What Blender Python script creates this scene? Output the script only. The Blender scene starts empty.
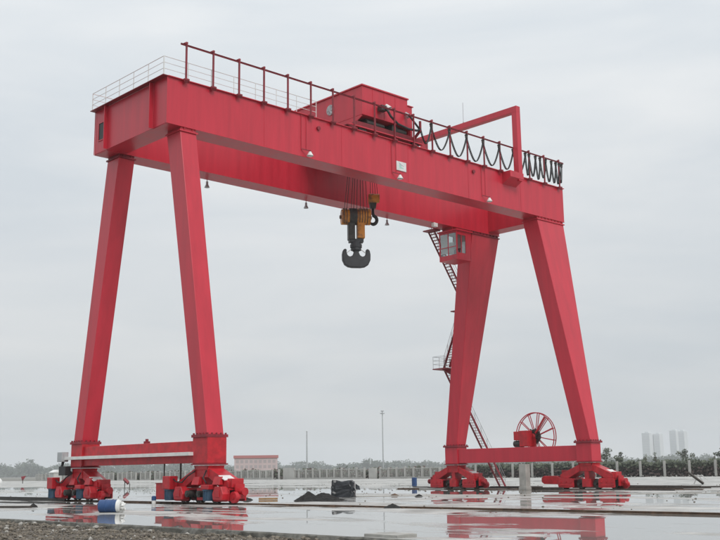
import bpy, math, random
from mathutils import Vector, Matrix
random.seed(7)
S = bpy.context.scene
COL = S.collection
R = math.radians

# ------------------------------------------------------------------ camera
cam = bpy.data.cameras.new('camera'); camo = bpy.data.objects.new('camera', cam); COL.objects.link(camo)
cr = Vector((0.7300662, -0.6832396, -0.0136745)); cu = Vector((-0.1197491, -0.1476056, 0.9817702)); cf = Vector((0.6728027, 0.7151197, 0.1895792))
M4 = Matrix((cr, cu, -cf)).transposed().to_4x4(); M4.translation = Vector((-33.5878, -52.9012, 1.6861))
camo.matrix_world = M4
cam.sensor_width = 36; cam.lens = 1043.93 / 720 * 36; cam.clip_start = 0.5; cam.clip_end = 6000
S.camera = camo

# ------------------------------------------------------------------ world: overcast sky
SUN_EL, SUN_AZ = R(46), R(257)      # azimuth of the sun measured from +X towards +Y
w = bpy.data.worlds.new('World'); S.world = w; w.use_nodes = True
nt = w.node_tree; nt.nodes.clear(); N = nt.nodes.new; L = nt.links.new
out = N('ShaderNodeOutputWorld'); bg = N('ShaderNodeBackground'); L(bg.outputs[0], out.inputs[0])
sky = N('ShaderNodeTexSky'); sky.sky_type = 'NISHITA'; sky.sun_disc = False
sky.sun_elevation = SUN_EL; sky.sun_rotation = R(90) - SUN_AZ; sky.dust_density = 4
sk = N('ShaderNodeVectorMath'); sk.operation = 'SCALE'; sk.inputs['Scale'].default_value = 0.10; L(sky.outputs[0], sk.inputs[0])
tc = N('ShaderNodeTexCoord'); sep = N('ShaderNodeSeparateXYZ'); L(tc.outputs['Generated'], sep.inputs[0])
mp = N('ShaderNodeMapping'); mp.inputs['Scale'].default_value = (1.5, 1.5, 8.0); mp.inputs['Rotation'].default_value = (0.05, -0.06, 0.4); L(tc.outputs['Generated'], mp.inputs[0])
nz = N('ShaderNodeTexNoise'); nz.inputs['Scale'].default_value = 1.7; nz.inputs['Detail'].default_value = 5; nz.inputs['Roughness'].default_value = 0.5; nz.inputs['Distortion'].default_value = 0.4; L(mp.outputs[0], nz.inputs[0])
rp = N('ShaderNodeValToRGB'); L(nz.outputs[0], rp.inputs[0])
rp.color_ramp.elements[0].position = 0.33; rp.color_ramp.elements[0].color = (0.635, 0.682, 0.72, 1)
rp.color_ramp.elements[1].position = 0.68; rp.color_ramp.elements[1].color = (0.775, 0.795, 0.805, 1)
# an overcast vault is brighter overhead than near the horizon
gr = N('ShaderNodeMapRange'); gr.inputs['From Min'].default_value = 0.0; gr.inputs['From Max'].default_value = 1.0
gr.inputs['To Min'].default_value = 0.875; gr.inputs['To Max'].default_value = 1.62; L(sep.outputs['Z'], gr.inputs[0])
cl = N('ShaderNodeVectorMath'); cl.operation = 'SCALE'; L(rp.outputs[0], cl.inputs[0]); L(gr.outputs[0], cl.inputs['Scale'])
mix = N('ShaderNodeMix'); mix.data_type = 'RGBA'; mix.inputs['Factor'].default_value = 0.94
L(sk.outputs[0], mix.inputs['A']); L(cl.outputs[0], mix.inputs['B']); L(mix.outputs['Result'], bg.inputs[0]); bg.inputs[1].default_value = 1.0

sun = bpy.data.lights.new('sun', 'SUN'); so = bpy.data.objects.new('sun', sun); COL.objects.link(so)
sun.energy = 1.5; sun.angle = R(22); sun.color = (1, 0.97, 0.93)
sd = Vector((math.cos(SUN_AZ) * math.cos(SUN_EL), math.sin(SUN_AZ) * math.cos(SUN_EL), math.sin(SUN_EL)))
so.rotation_euler = (-sd).to_track_quat('-Z', 'Y').to_euler()

S.cycles.volume_bounces = 3; S.cycles.max_bounces = 12
vs = S.view_settings; vs.view_transform = 'Standard'; vs.look = 'None'; vs.exposure = 0.0; vs.gamma = 1; vs.use_curve_mapping = False

# ------------------------------------------------------------------ materials
def pmat(name, col, rough=0.5, metal=0.0, var=0.0, vscale=1.0, stretch=(1, 1, 1), rvar=0.0, bump=0.0, bscale=20, coat=0.0, spec=0.5, col2=None, lo=.35, hi=.65):
    m = bpy.data.materials.new(name); m.use_nodes = True
    t = m.node_tree; b = t.nodes['Principled BSDF']
    b.inputs['Base Color'].default_value = (*col, 1); b.inputs['Roughness'].default_value = rough; b.inputs['Metallic'].default_value = metal
    b.inputs['Coat Weight'].default_value = coat; b.inputs['Coat Roughness'].default_value = 0.15; b.inputs['Specular IOR Level'].default_value = spec
    g = t.nodes.new('ShaderNodeNewGeometry')
    if var or rvar:
        mpp = t.nodes.new('ShaderNodeMapping'); mpp.inputs['Scale'].default_value = stretch; t.links.new(g.outputs['Position'], mpp.inputs[0])
        n = t.nodes.new('ShaderNodeTexNoise'); n.inputs['Scale'].default_value = vscale; n.inputs['Detail'].default_value = 6; n.inputs['Roughness'].default_value = .6
        t.links.new(mpp.outputs[0], n.inputs[0])
        r = t.nodes.new('ShaderNodeValToRGB'); t.links.new(n.outputs[0], r.inputs[0])
        c2 = col2 or tuple(c * (1 - var) for c in col)
        r.color_ramp.elements[0].position = lo; r.color_ramp.elements[0].color = (*c2, 1)
        r.color_ramp.elements[1].position = hi; r.color_ramp.elements[1].color = (*col, 1)
        t.links.new(r.outputs[0], b.inputs['Base Color'])
        if rvar:
            mr = t.nodes.new('ShaderNodeMapRange'); mr.inputs['To Min'].default_value = rough - rvar; mr.inputs['To Max'].default_value = rough + rvar
            t.links.new(n.outputs[0], mr.inputs[0]); t.links.new(mr.outputs[0], b.inputs['Roughness'])
    if bump:
        n2 = t.nodes.new('ShaderNodeTexNoise'); n2.inputs['Scale'].default_value = bscale; n2.inputs['Detail'].default_value = 4; t.links.new(g.outputs['Position'], n2.inputs[0])
        bp = t.nodes.new('ShaderNodeBump'); bp.inputs['Strength'].default_value = bump; bp.inputs['Distance'].default_value = .05; t.links.new(n2.outputs[0], bp.inputs['Height'])
        t.links.new(bp.outputs[0], b.inputs['Normal'])
    return m

RED = pmat('red_paint', (0.575, 0.023, 0.047), 0.35, var=.17, vscale=1.6, stretch=(1, 1, .10), rvar=.10, bump=.05, bscale=1.2, spec=.55)
RED2 = pmat('red_paint_lower', (0.54, 0.013, 0.024), 0.40, var=.35, vscale=2.5, rvar=.10, bump=.05, bscale=3)
DKRED = pmat('dark_red_paint', (0.26, 0.016, 0.028), 0.5, var=.3, vscale=2)
WHITE = pmat('white_paint', (0.75, 0.75, 0.73), 0.45, var=.15, vscale=2)
GREY = pmat('grey_paint', (0.42, 0.44, 0.45), 0.5, var=.2, vscale=2)
STEEL = pmat('dark_steel', (0.07, 0.065, 0.06), 0.5, metal=.4, var=.4, vscale=3)
HOOK = pmat('hook_steel', (0.05, 0.053, 0.058), 0.5, metal=.2, var=.3, vscale=2)
ORANGE = pmat('orange_paint', (0.62, 0.23, 0.02), 0.45, var=.75, vscale=1.6, col2=(.16, .06, .025), lo=.38, hi=.55)
BLACK = pmat('black_rubber', (0.018, 0.018, 0.02), 0.5)
BLUE = pmat('blue_paint', (0.035, 0.085, 0.145), 0.45, var=.35, vscale=4)
DRUM = pmat('drum_blue', (0.025, 0.075, 0.21), 0.4, var=.25, vscale=3)
RUST = pmat('rusty_steel', (0.17, 0.10, 0.06), 0.65, var=.55, vscale=3, bump=.2, bscale=14)
TIMBER = pmat('wet_timber', (0.055, 0.042, 0.032), 0.5, var=.5, vscale=4, bump=.3, bscale=20)
CONC = pmat('concrete', (0.42, 0.41, 0.38), 0.7, var=.3, vscale=1.5, bump=.3, bscale=8)
WETCONC = pmat('wet_concrete_edge', (0.24, 0.23, 0.20), 0.5, var=.6, vscale=3.0, bump=.4, bscale=7)
PALEC = pmat('pale_concrete', (0.46, 0.455, 0.43), 0.75, var=.2, vscale=.4)
YSTRIP = pmat('bare_concrete_strip', (0.47, 0.455, 0.42), 0.55, var=.35, vscale=1.5, bump=.3, bscale=8)
TARP = pmat('black_plastic_sheet', (0.022, 0.026, 0.032), 0.33, var=.3, vscale=3, bump=.5, bscale=5)
SOIL = pmat('black_soil', (0.020, 0.019, 0.018), 0.9, var=.4, vscale=5, bump=.6, bscale=14)
STONE = pmat('gravel_stone', (0.25, 0.21, 0.16), 0.65, var=.7, vscale=5.5, bump=.3, bscale=40, col2=(.055, .048, .038), lo=.36, hi=.7)
STONE2 = pmat('pale_stone', (0.46, 0.44, 0.40), 0.6, var=.5, vscale=7)
EARTH = pmat('earth', (0.12, 0.10, 0.075), 0.7, var=.5, vscale=1.5, bump=.8, bscale=6)
FIELD = pmat('far_ground', (0.16, 0.15, 0.12), 0.6, var=.3, vscale=.05)
LEAF = pmat('leaf', (0.09, 0.11, 0.062), 0.6, var=.5, vscale=.6)
LEAFD = pmat('far_leaf', (0.060, 0.085, 0.055), 0.7, var=.4, vscale=.08)
BROWNH = pmat('brown_scrub', (0.13, 0.09, 0.08), 0.8, var=.5, vscale=.5)
BARK = pmat('bark', (0.10, 0.08, 0.06), 0.8)
BWALL = pmat('far_building_wall_hazed', (0.56, 0.45, 0.44), 0.8, var=.1, vscale=.1)  # wall, roof and window tones paled: distance haze put into the colour
BROOF = pmat('far_roof_red', (0.42, 0.15, 0.14), 0.8)
PALEWIN = pmat('hazy_window', (0.38, 0.33, 0.33), 0.4)
DARKGL = pmat('dark_window', (0.06, 0.07, 0.08), 0.15)
FARGREY = pmat('far_tower_hazed', (0.64, 0.66, 0.675), 0.8)  # tower walls and windows paled towards the sky, haze put into the colour
FARWIN = pmat('far_tower_window_hazed', (0.60, 0.62, 0.64), 0.5)
WOOD = pmat('new_wood', (0.42, 0.26, 0.12), 0.6, var=.3, vscale=6)

def glass_mat():
    m = bpy.data.materials.new('window_glass'); m.use_nodes = True; t = m.node_tree; t.nodes.clear()
    o = t.nodes.new('ShaderNodeOutputMaterial'); mx = t.nodes.new('ShaderNodeMixShader'); tr = t.nodes.new('ShaderNodeBsdfTransparent'); gl = t.nodes.new('ShaderNodeBsdfGlossy'); lw = t.nodes.new('ShaderNodeLayerWeight'); pw = t.nodes.new('ShaderNodeMath'); pw.operation = 'POWER'; pw.inputs[1].default_value = 3; t.links.new(lw.outputs['Facing'], pw.inputs[0]); fr = t.nodes.new('ShaderNodeMath'); fr.operation = 'MULTIPLY_ADD'; fr.inputs[1].default_value = .8; fr.inputs[2].default_value = .09; t.links.new(pw.outputs[0], fr.inputs[0])
    tr.inputs[0].default_value = (.88, .92, .92, 1); gl.inputs['Roughness'].default_value = .02
    t.links.new(fr.outputs[0], mx.inputs[0]); t.links.new(tr.outputs[0], mx.inputs[1]); t.links.new(gl.outputs[0], mx.inputs[2]); t.links.new(mx.outputs[0], o.inputs[0]); return m
GLASS = glass_mat()

def yard_mat():
    m = bpy.data.materials.new('wet_concrete_yard'); m.use_nodes = True; t = m.node_tree; b = t.nodes['Principled BSDF']; NN = t.nodes.new; K = t.links.new
    g = NN('ShaderNodeNewGeometry')
    def noise(scale, det, stretch=(1, 1, 1), rot=0, rough=.55, dist=0):
        mpp = NN('ShaderNodeMapping'); mpp.inputs['Scale'].default_value = stretch; mpp.inputs['Rotation'].default_value = (0, 0, rot); K(g.outputs['Position'], mpp.inputs[0])
        n = NN('ShaderNodeTexNoise'); n.inputs['Scale'].default_value = scale; n.inputs['Detail'].default_value = det; n.inputs['Roughness'].default_value = rough; n.inputs['Distortion'].default_value = dist; K(mpp.outputs[0], n.inputs[0]); return n
    pud = noise(.075, 7, (1, .55, 1), 0, .58, .5)
    # the yard falls towards the crane, so water gathers there and the far side is mostly bare
    sx = NN('ShaderNodeSeparateXYZ'); K(g.outputs['Position'], sx.inputs[0]); mr = NN('ShaderNodeMapRange'); K(sx.outputs['X'], mr.inputs[0])
    mr.inputs['From Min'].default_value = 38; mr.inputs['From Max'].default_value = 62; mr.inputs['To Min'].default_value = 0; mr.inputs['To Max'].default_value = .14
    big = NN('ShaderNodeMath'); big.operation = 'ADD'; 
    pud2 = noise(.42, 6, (1, .35, 1), .25, .6, .8); sc2 = NN('ShaderNodeMath'); sc2.operation = 'MULTIPLY_ADD'; K(pud2.outputs[0], sc2.inputs[0]); sc2.inputs[1].default_value = .68; sc2.inputs[2].default_value = -.335
    ad = NN('ShaderNodeMath'); ad.operation = 'ADD'; K(pud.outputs[0], ad.inputs[0]); K(sc2.outputs[0], ad.inputs[1]); 
    # shallow basin before the far rail
    b1 = NN('ShaderNodeMapRange'); b1.interpolation_type = 'SMOOTHSTEP'; K(sx.outputs['X'], b1.inputs[0]); b1.inputs['From Min'].default_value = 18; b1.inputs['From Max'].default_value = 24; b1.inputs['To Max'].default_value = .075
    b2 = NN('ShaderNodeMapRange'); b2.interpolation_type = 'SMOOTHSTEP'; K(sx.outputs['X'], b2.inputs[0]); b2.inputs['From Min'].default_value = 36; b2.inputs['From Max'].default_value = 40; b2.inputs['To Max'].default_value = .075
    s1 = NN('ShaderNodeMath'); s1.operation = 'SUBTRACT'; K(ad.outputs[0], s1.inputs[0]); K(b1.outputs[0], s1.inputs[1]); s2 = NN('ShaderNodeMath'); s2.operation = 'ADD'; K(s1.outputs[0], s2.inputs[0]); K(b2.outputs[0], s2.inputs[1]); K(s2.outputs[0], big.inputs[0]); K(mr.outputs[0], big.inputs[1])
    ramp = NN('ShaderNodeValToRGB'); K(big.outputs[0], ramp.inputs[0]); ramp.color_ramp.elements[0].position = .505; ramp.color_ramp.elements[1].position = .575   # 0 = water, 1 = bare concrete
    col = noise(.35, 8, rough=.65); cr_ = NN('ShaderNodeValToRGB'); K(col.outputs[0], cr_.inputs[0])
    cr_.color_ramp.elements[0].position = .36; cr_.color_ramp.elements[0].color = (.24, .235, .22, 1); cr_.color_ramp.elements[1].position = .62; cr_.color_ramp.elements[1].color = (.52, .51, .485, 1)
    wet = NN('ShaderNodeMix'); wet.data_type = 'RGBA'; K(ramp.outputs[0], wet.inputs['Factor']); wet.inputs['A'].default_value = (.26, .257, .24, 1); K(cr_.outputs[0], wet.inputs['B'])
    K(wet.outputs['Result'], b.inputs['Base Color'])
    ro = NN('ShaderNodeMapRange'); K(ramp.outputs[0], ro.inputs[0]); ro.inputs['To Min'].default_value = .015; ro.inputs['To Max'].default_value = .55; K(ro.outputs[0], b.inputs['Roughness'])
    fine = noise(6, 5); mul = NN('ShaderNodeMath'); mul.operation = 'MULTIPLY'; K(fine.outputs[0], mul.inputs[0]); K(ramp.outputs[0], mul.inputs[1])
    bp = NN('ShaderNodeBump'); bp.inputs['Strength'].default_value = .25; bp.inputs['Distance'].default_value = .02; K(mul.outputs[0], bp.inputs['Height']); K(bp.outputs[0], b.inputs['Normal'])
    b.inputs['IOR'].default_value = 1.4
    return m
YARD = yard_mat()

# ------------------------------------------------------------------ mesh helpers
class MB:
    def __init__(s): s.v = []; s.f = []; s.mi = []; s.sm = []
    def add(s, vs_, fs, mi=0, smooth=False):
        o = len(s.v); s.v += [tuple(v) for v in vs_]; s.f += [tuple(i + o for i in f) for f in fs]; s.mi += [mi] * len(fs); s.sm += [smooth] * len(fs); return s
    def box(s, x0, x1, y0, y1, z0, z1, mi=0):
        return s.add([(x0, y0, z0), (x1, y0, z0), (x1, y1, z0), (x0, y1, z0), (x0, y0, z1), (x1, y0, z1), (x1, y1, z1), (x0, y1, z1)],
                     [(3, 2, 1, 0), (4, 5, 6, 7), (0, 1, 5, 4), (1, 2, 6, 5), (2, 3, 7, 6), (3, 0, 4, 7)], mi)
    def hexa(s, bot, top, mi=0):     # 4 bottom points ccw from above, 4 top points
        return s.add(list(bot) + list(top), [(3, 2, 1, 0), (4, 5, 6, 7), (0, 1, 5, 4), (1, 2, 6, 5), (2, 3, 7, 6), (3, 0, 4, 7)], mi)
    def prism(s, poly, a0, a1, axis='x', mi=0):     # poly in the two other axes; axis x: (y,z), y: (x,z), z: (x,y)
        n = len(poly)
        def P(p, a): return (a, p[0], p[1]) if axis == 'x' else ((p[0], a, p[1]) if axis == 'y' else (p[0], p[1], a))
        v = [P(p, a0) for p in poly] + [P(p, a1) for p in poly]
        f = [tuple(range(n))[::-1], tuple(range(n, 2 * n))] + [(i, (i + 1) % n, (i + 1) % n + n, i + n) for i in range(n)]
        return s.add(v, f, mi)
    def cyl(s, p, q, r, seg=10, r2=None, caps=True, mi=0, smooth=True):
        p = Vector(p); q = Vector(q); d = (q - p).normalized(); a = d.orthogonal().normalized(); b = d.cross(a); r2 = r if r2 is None else r2
        v = [p + (a * math.cos(t) + b * math.sin(t)) * r for t in [2 * math.pi * i / seg for i in range(seg)]] + [q + (a * math.cos(t) + b * math.sin(t)) * r2 for t in [2 * math.pi * i / seg for i in range(seg)]]
        s.add(v, [(i, (i + 1) % seg, (i + 1) % seg + seg, i + seg) for i in range(seg)], mi, smooth)
        if caps: s.add(v, [tuple(range(seg))[::-1], tuple(range(seg, 2 * seg))], mi)
        return s
    def tube(s, pts, r, seg=6, mi=0, closed=False):
        pts = [Vector(p) for p in pts]; n = len(pts); v = []; rad = r if isinstance(r, (list, tuple)) else [r] * n
        up = None
        for i, p in enumerate(pts):
            if closed: d = (pts[(i + 1) % n] - pts[i - 1]).normalized()
            else: d = (pts[min(i + 1, n - 1)] - pts[max(i - 1, 0)]).normalized()
            if up is None: up = d.orthogonal().normalized()
            up = (up - d * up.dot(d)).normalized(); b = d.cross(up)
            v += [p + (up * math.cos(t) + b * math.sin(t)) * rad[i] for t in [2 * math.pi * k / seg for k in range(seg)]]
        f = []
        for i in range(n if closed else n - 1):
            j = (i + 1) % n
            f += [(i * seg + k, i * seg + (k + 1) % seg, j * seg + (k + 1) % seg, j * seg + k) for k in range(seg)]
        if not closed: f += [tuple(range(seg))[::-1], tuple(range((n - 1) * seg, n * seg))]
        return s.add(v, f, mi, True)
    def bar(s, p, q, w_, h_, mi=0, upv=(0, 0, 1)):    # rectangular bar between two points
        p = Vector(p); q = Vector(q); d = (q - p).normalized(); u = Vector(upv); sde = d.cross(u)
        if sde.length < 1e-4: sde = d.cross(Vector((1, 0, 0)))
        sde.normalize(); u = sde.cross(d).normalized(); a = sde * w_ / 2; b = u * h_ / 2
        return s.add([p - a - b, p + a - b, p + a + b, p - a + b, q - a - b, q + a - b, q + a + b, q - a + b],
                     [(0, 1, 2, 3), (7, 6, 5, 4), (4, 5, 1, 0), (5, 6, 2, 1), (6, 7, 3, 2), (7, 4, 0, 3)], mi)
    def mesh(s, name, mats):
        m = bpy.data.meshes.new(name); m.from_pydata(s.v, [], s.f)
        for mt in (mats if isinstance(mats, (list, tuple)) else [mats]): m.materials.append(mt)
        m.polygons.foreach_set('material_index', s.mi); m.polygons.foreach_set('use_smooth', s.sm); m.update(); return m
    def build(s, name, mats, parent=None, loc=(0, 0, 0), bevel=0.0, fix=True):
        m = s.mesh(name, mats)
        if fix:
            import bmesh
            bm = bmesh.new(); bm.from_mesh(m); bmesh.ops.recalc_face_normals(bm, faces=bm.faces); bm.to_mesh(m); bm.free()
        return link(name, m, parent, loc, bevel)
def link(name, m, parent=None, loc=(0, 0, 0), bevel=0.0):
    o = bpy.data.objects.new(name, m); COL.objects.link(o); o.parent = parent; o.location = loc
    if bevel:
        b = o.modifiers.new('bevel', 'BEVEL'); b.width = bevel; b.segments = 2; b.limit_method = 'ANGLE'; b.angle_limit = R(40)
    return o
def tag(o, label, cat, group=None, kind=None):
    if label: o['label'] = label
    if cat: o['category'] = cat
    if group: o['group'] = group
    if kind: o['kind'] = kind
    return o
def empty(name, loc, label, cat, group=None):
    o = bpy.data.objects.new(name, None); COL.objects.link(o); o.location = loc; o.empty_display_size = .2; return tag(o, label, cat, group)
def copy_part(o, parent, loc=None, rotz=0, scale=None):
    c = o.copy(); COL.objects.link(c); c.parent = parent
    if loc is not None: c.location = loc
    if rotz: c.rotation_euler.z = rotz
    if scale: c.scale = scale
    for ch in list(o.children):
        d = ch.copy(); COL.objects.link(d); d.parent = c
    return c
from math import sin, cos, pi

# ------------------------------------------------------------------ ground
gm = MB(); n = 96
gm.add([(150 + 3000 * cos(2 * pi * i / n), 150 + 3000 * sin(2 * pi * i / n), -.22) for i in range(n)], [tuple(range(n))])
tag(gm.build('ground', FIELD, fix=False), None, None, kind='structure')
EX = -14.25
ym = MB()   # yard slab: wavy broken edge towards the gravel
pts = []
y = -160.0
while y < 420:
    pts.append((EX + random.uniform(-.07, .07) + .10 * sin(y * .21), y)); y += .45 if -45 < y < 25 else 12
edge = pts
tops = [(x, y, 0) for x, y in edge] + [(139.0, 420, 0), (139.0, -160, 0)]
ym.add(tops, [tuple(range(len(tops)))[::-1]], 0)
bot = [(x - random.uniform(-.04, .09), y, -.3) for x, y in edge]
o_ = len(edge)
mid = [(x - .02, y, -.04 + random.uniform(-.025, .02)) for x, y in edge]
ym.add([(x, y, 0) for x, y in edge] + mid + bot, [(i, i + 1, i + 1 + o_, i + o_) for i in range(o_ - 1)] + [(i + o_, i + 1 + o_, i + 1 + 2 * o_, i + 2 * o_) for i in range(o_ - 1)], 1)
ym.add([(139.0, -160, 0), (139.0, 420, 0), (139.0, 420, -.3), (139.0, -160, -.3)], [(0, 1, 2, 3)], 1)
yard = ym.build('yard', [YARD, WETCONC]); tag(yard, None, None, kind='structure')

# bare earth strip with gravel in front of the slab
gb = MB(); nx, ny = 46, 90; X0, X1, Y0, Y1 = -34, EX - .01, -50, 6
def hgt(x, y):
    return -.165 + .045 * sin(x * 1.3 + y * .7) * cos(y * .9 - x * .4) + .02 * sin(x * 4.1) * sin(y * 3.3)
gv = [(X0 + (X1 - X0) * i / nx, Y0 + (Y1 - Y0) * j / ny, 0) for j in range(ny + 1) for i in range(nx + 1)]
gv = [(x, y, hgt(x, y)) for x, y, _ in gv]
gb.add(gv, [(j * (nx + 1) + i, j * (nx + 1) + i + 1, (j + 1) * (nx + 1) + i + 1, (j + 1) * (nx + 1) + i) for j in range(ny) for i in range(nx)], 0, True)
tag(gb.build('gravel_strip', EARTH), None, None, kind='structure')
st = MB()
icov = [(0, 0, 1), (.894, 0, .447), (.276, .851, .447), (-.724, .526, .447), (-.724, -.526, .447), (.276, -.851, .447), (.724, .526, -.447), (-.276, .851, -.447), (-.894, 0, -.447), (-.276, -.851, -.447), (.724, -.526, -.447), (0, 0, -1)]
icof = [(0, 1, 2), (0, 2, 3), (0, 3, 4), (0, 4, 5), (0, 5, 1), (1, 6, 2), (2, 7, 3), (3, 8, 4), (4, 9, 5), (5, 10, 1), (6, 7, 2), (7, 8, 3), (8, 9, 4), (9, 10, 5), (10, 6, 1), (11, 7, 6), (11, 8, 7), (11, 9, 8), (11, 10, 9), (11, 6, 10)]
def stone(mb, x, y, z, r, mi=0, flat=.65):
    a = random.uniform(0, 6.28); sx, sy = random.uniform(.7, 1.4), random.uniform(.6, 1.1); ca, sa = cos(a), sin(a); v = []
    for (p, q, t) in icov:
        k = r * random.uniform(.75, 1.2); px, py, pz = p * sx * k, q * sy * k, t * flat * k
        v.append((x + px * ca - py * sa, y + px * sa + py * ca, z + pz))
    mb.add(v, icof, mi)
for i in range(16000):
    x = EX - .12 - (random.random() ** 1.25) * 11; y = random.uniform(-40, 2)
    r = .028 + .05 * random.random() ** 3
    stone(st, x, y, hgt(x, y) + r * .3, r, 1 if random.random() < .05 else 0)
for i in range(420):
    x = EX - .15 - random.random() ** 2.2 * 9; y = random.uniform(-38, 0); r = random.uniform(.06, .14)
    stone(st, x, y, hgt(x, y) + r * .25, r, 1 if random.random() < .18 else 0)
tag(st.build('gravel', [STONE, STONE2], fix=False), 'brown grey gravel and broken stones beside the slab edge', 'gravel', kind='stuff')

# ------------------------------------------------------------------ THE CRANE
crane = empty('gantry_crane', (20.2, 4.5, 0), 'large red double girder gantry crane standing on rails across the wet yard', 'gantry crane')
OFF = Vector((-20.2, -4.5, 0))
def part(mb, name, mat, parent=None, bevel=0.0, label=None, loc=None):
    o = mb.build(name, mat, parent or crane, bevel=bevel)
    o.location = OFF if (parent is None or parent is crane) else (0, 0, 0)
    if loc is not None: o.location = loc
    if label: o['label'] = label
    return o
LG, ZB, ZT, W_, BG = 41.04, 23.0, 26.1, 8.97, 1.6

def girder(y0, y1, outer):
    g = MB()
    g.box(0, LG, y0 + .03, y1 - .03, ZB + .05, ZT - .06)
    g.box(-.02, LG + .06, y0 - .10, y1 + .10, ZT - .06, ZT)          # top flange
    g.box(.02, LG - .02, y0 - .03, y1 + .03, ZB, ZB + .05)           # bottom flange
    o = part(g, 'main_girder', RED, bevel=.012)
    k = MB()
    k.box(.5, LG - .5, (y0 + y1) / 2 - .06, (y0 + y1) / 2 + .06, ZT, ZT + .14)
    part(k, 'trolley_rail', RUST, o)
    for x in (7.6, 14.6, 21.4, 28.3, 35.0):                          # field splices of the web plate
        s_ = MB(); yy = y0 + .03 if outer < 0 else y1 - .03
        s_.box(x - .03, x + .03, yy - .012, yy + .012, ZB + .06, ZT - .07); part(s_, 'weld_seam', RED, o)
    return o
gN = girder(0, BG, -1); gN['label'] = 'near girder with lamps, placard and cable posts'
gF = girder(W_ - BG, W_, 1)

# end beams
eb = MB(); eb.box(-.03, 1.5, BG - .02, W_ - BG + .02, ZB + .03, ZT - .052)
ebo = part(eb, 'end_beam', RED, bevel=.012)
for yy, sg in ((W_ - BG - .10, 1), (BG + .06, 1)):
    r_ = MB(); r_.box(-.30, -.028, yy - .03, yy + .03, ZB + .04, ZT - .052); part(r_, 'stiffener', RED, ebo)
fl = MB(); fl.box(-.40, -.022, -.06, W_ + .06, ZT - .05, ZT - .01); part(fl, 'top_flange', DKRED, ebo)
for ye in ((W_ - .03, W_ + .004), (.0, .035)):
    fp = MB(); fp.box(-.05, -.004, *ye, ZB + .02, ZT - .06); part(fp, 'edge_plate', RED, ebo)
hl = MB(); hl.box(-.012, .0, 7.76, 8.40, 23.9, 25.08); part(hl, 'opening_dark_plate', BLACK, ebo)  # black plate standing in for the unlit inside of the opening
hf = MB()
for a in ((7.70, 8.46, 23.84, 23.9), (7.70, 8.46, 25.08, 25.14)): hf.box(-.05, -.002, a[0], a[1], a[2], a[3])
for a in ((7.70, 7.76), (8.40, 8.46)): hf.box(-.05, -.002, a[0], a[1], 23.9, 25.08)
part(hf, 'opening_frame', RED, ebo)
eb = MB(); eb.box(39.5, 40.99, BG - .02, W_ - BG + .02, ZB + .25, ZT - .07); part(eb, 'end_beam', RED, bevel=.012)

# legs
def leg(xt, yt, wxt, wyt, xb, yb, wxb, wyb, lab):
    zt, zb = ZB - .28, 3.84
    def q(x, y, wx, wy, z): return [(x - wx / 2, y - wy / 2, z), (x + wx / 2, y - wy / 2, z), (x + wx / 2, y + wy / 2, z), (x - wx / 2, y + wy / 2, z)]
    m = MB(); m.hexa(q(xb, yb, wxb, wyb, zb), q(xt, yt, wxt, wyt, zt))
    o = part(m, 'leg', RED, bevel=.03, label=lab)
    f = MB(); f.hexa(q(xt, yt, wxt + .16, wyt + .16, zt), q(xt, yt, wxt + .16, wyt + .16, zt + .10)); f.hexa(q(xt, yt, wxt - .05, wyt - .05, zt + .10), q(xt, yt, wxt - .05, wyt - .05, ZB + .001))
    nb = int(wxt / .45)
    for i in range(nb):                                               # gussets and bolt heads under the girder
        x = xt - wxt / 2 + (i + .5) * wxt / nb
        f.box(x - .02, x + .02, yt - wyt / 2 - .05, yt - wyt / 2 + .05, zt + .10, ZB - .003)
    part(f, 'top_flange', DKRED if yt > 4 else RED, o)
    f = MB(); f.hexa(q(xb, yb, wxb + .36, wyb + .36, zb - .11), q(xb, yb, wxb + .36, wyb + .36, zb + .05))
    for sx in (-1, 1):
        for i in range(5):
            yy = yb - wyb / 2 - .05 + (wyb + .1) * i / 4; x = xb + sx * (wxb / 2 + .10)
            f.box(x - .04, x + .04, yy - .04, yy + .04, zb + .05, zb + .14)
            xx = xb - wxb / 2 - .05 + (wxb + .1) * i / 4; y2 = yb + sx * (wyb / 2 + .10)
            f.box(xx - .04, xx + .04, y2 - .04, y2 + .04, zb + .05, zb + .14)
    part(f, 'bolted_flange', DKRED, o)
    return o
XL, XR = 1.6, 38.86
YB = 2.71
leg(XL, .80, 1.2, 1.5, XL, -YB, 1.15, 1.15, None)
leg(XL, W_ - .80, 1.2, 1.5, XL, W_ + YB, 1.15, 1.15, None)
leg(39.02, .82, 3.75, 1.55, XR, -YB, 1.2, 1.35, None)
leg(39.02, W_ - .82, 3.75, 1.55, XR, W_ + YB, 1.2, 1.35, None)

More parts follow.
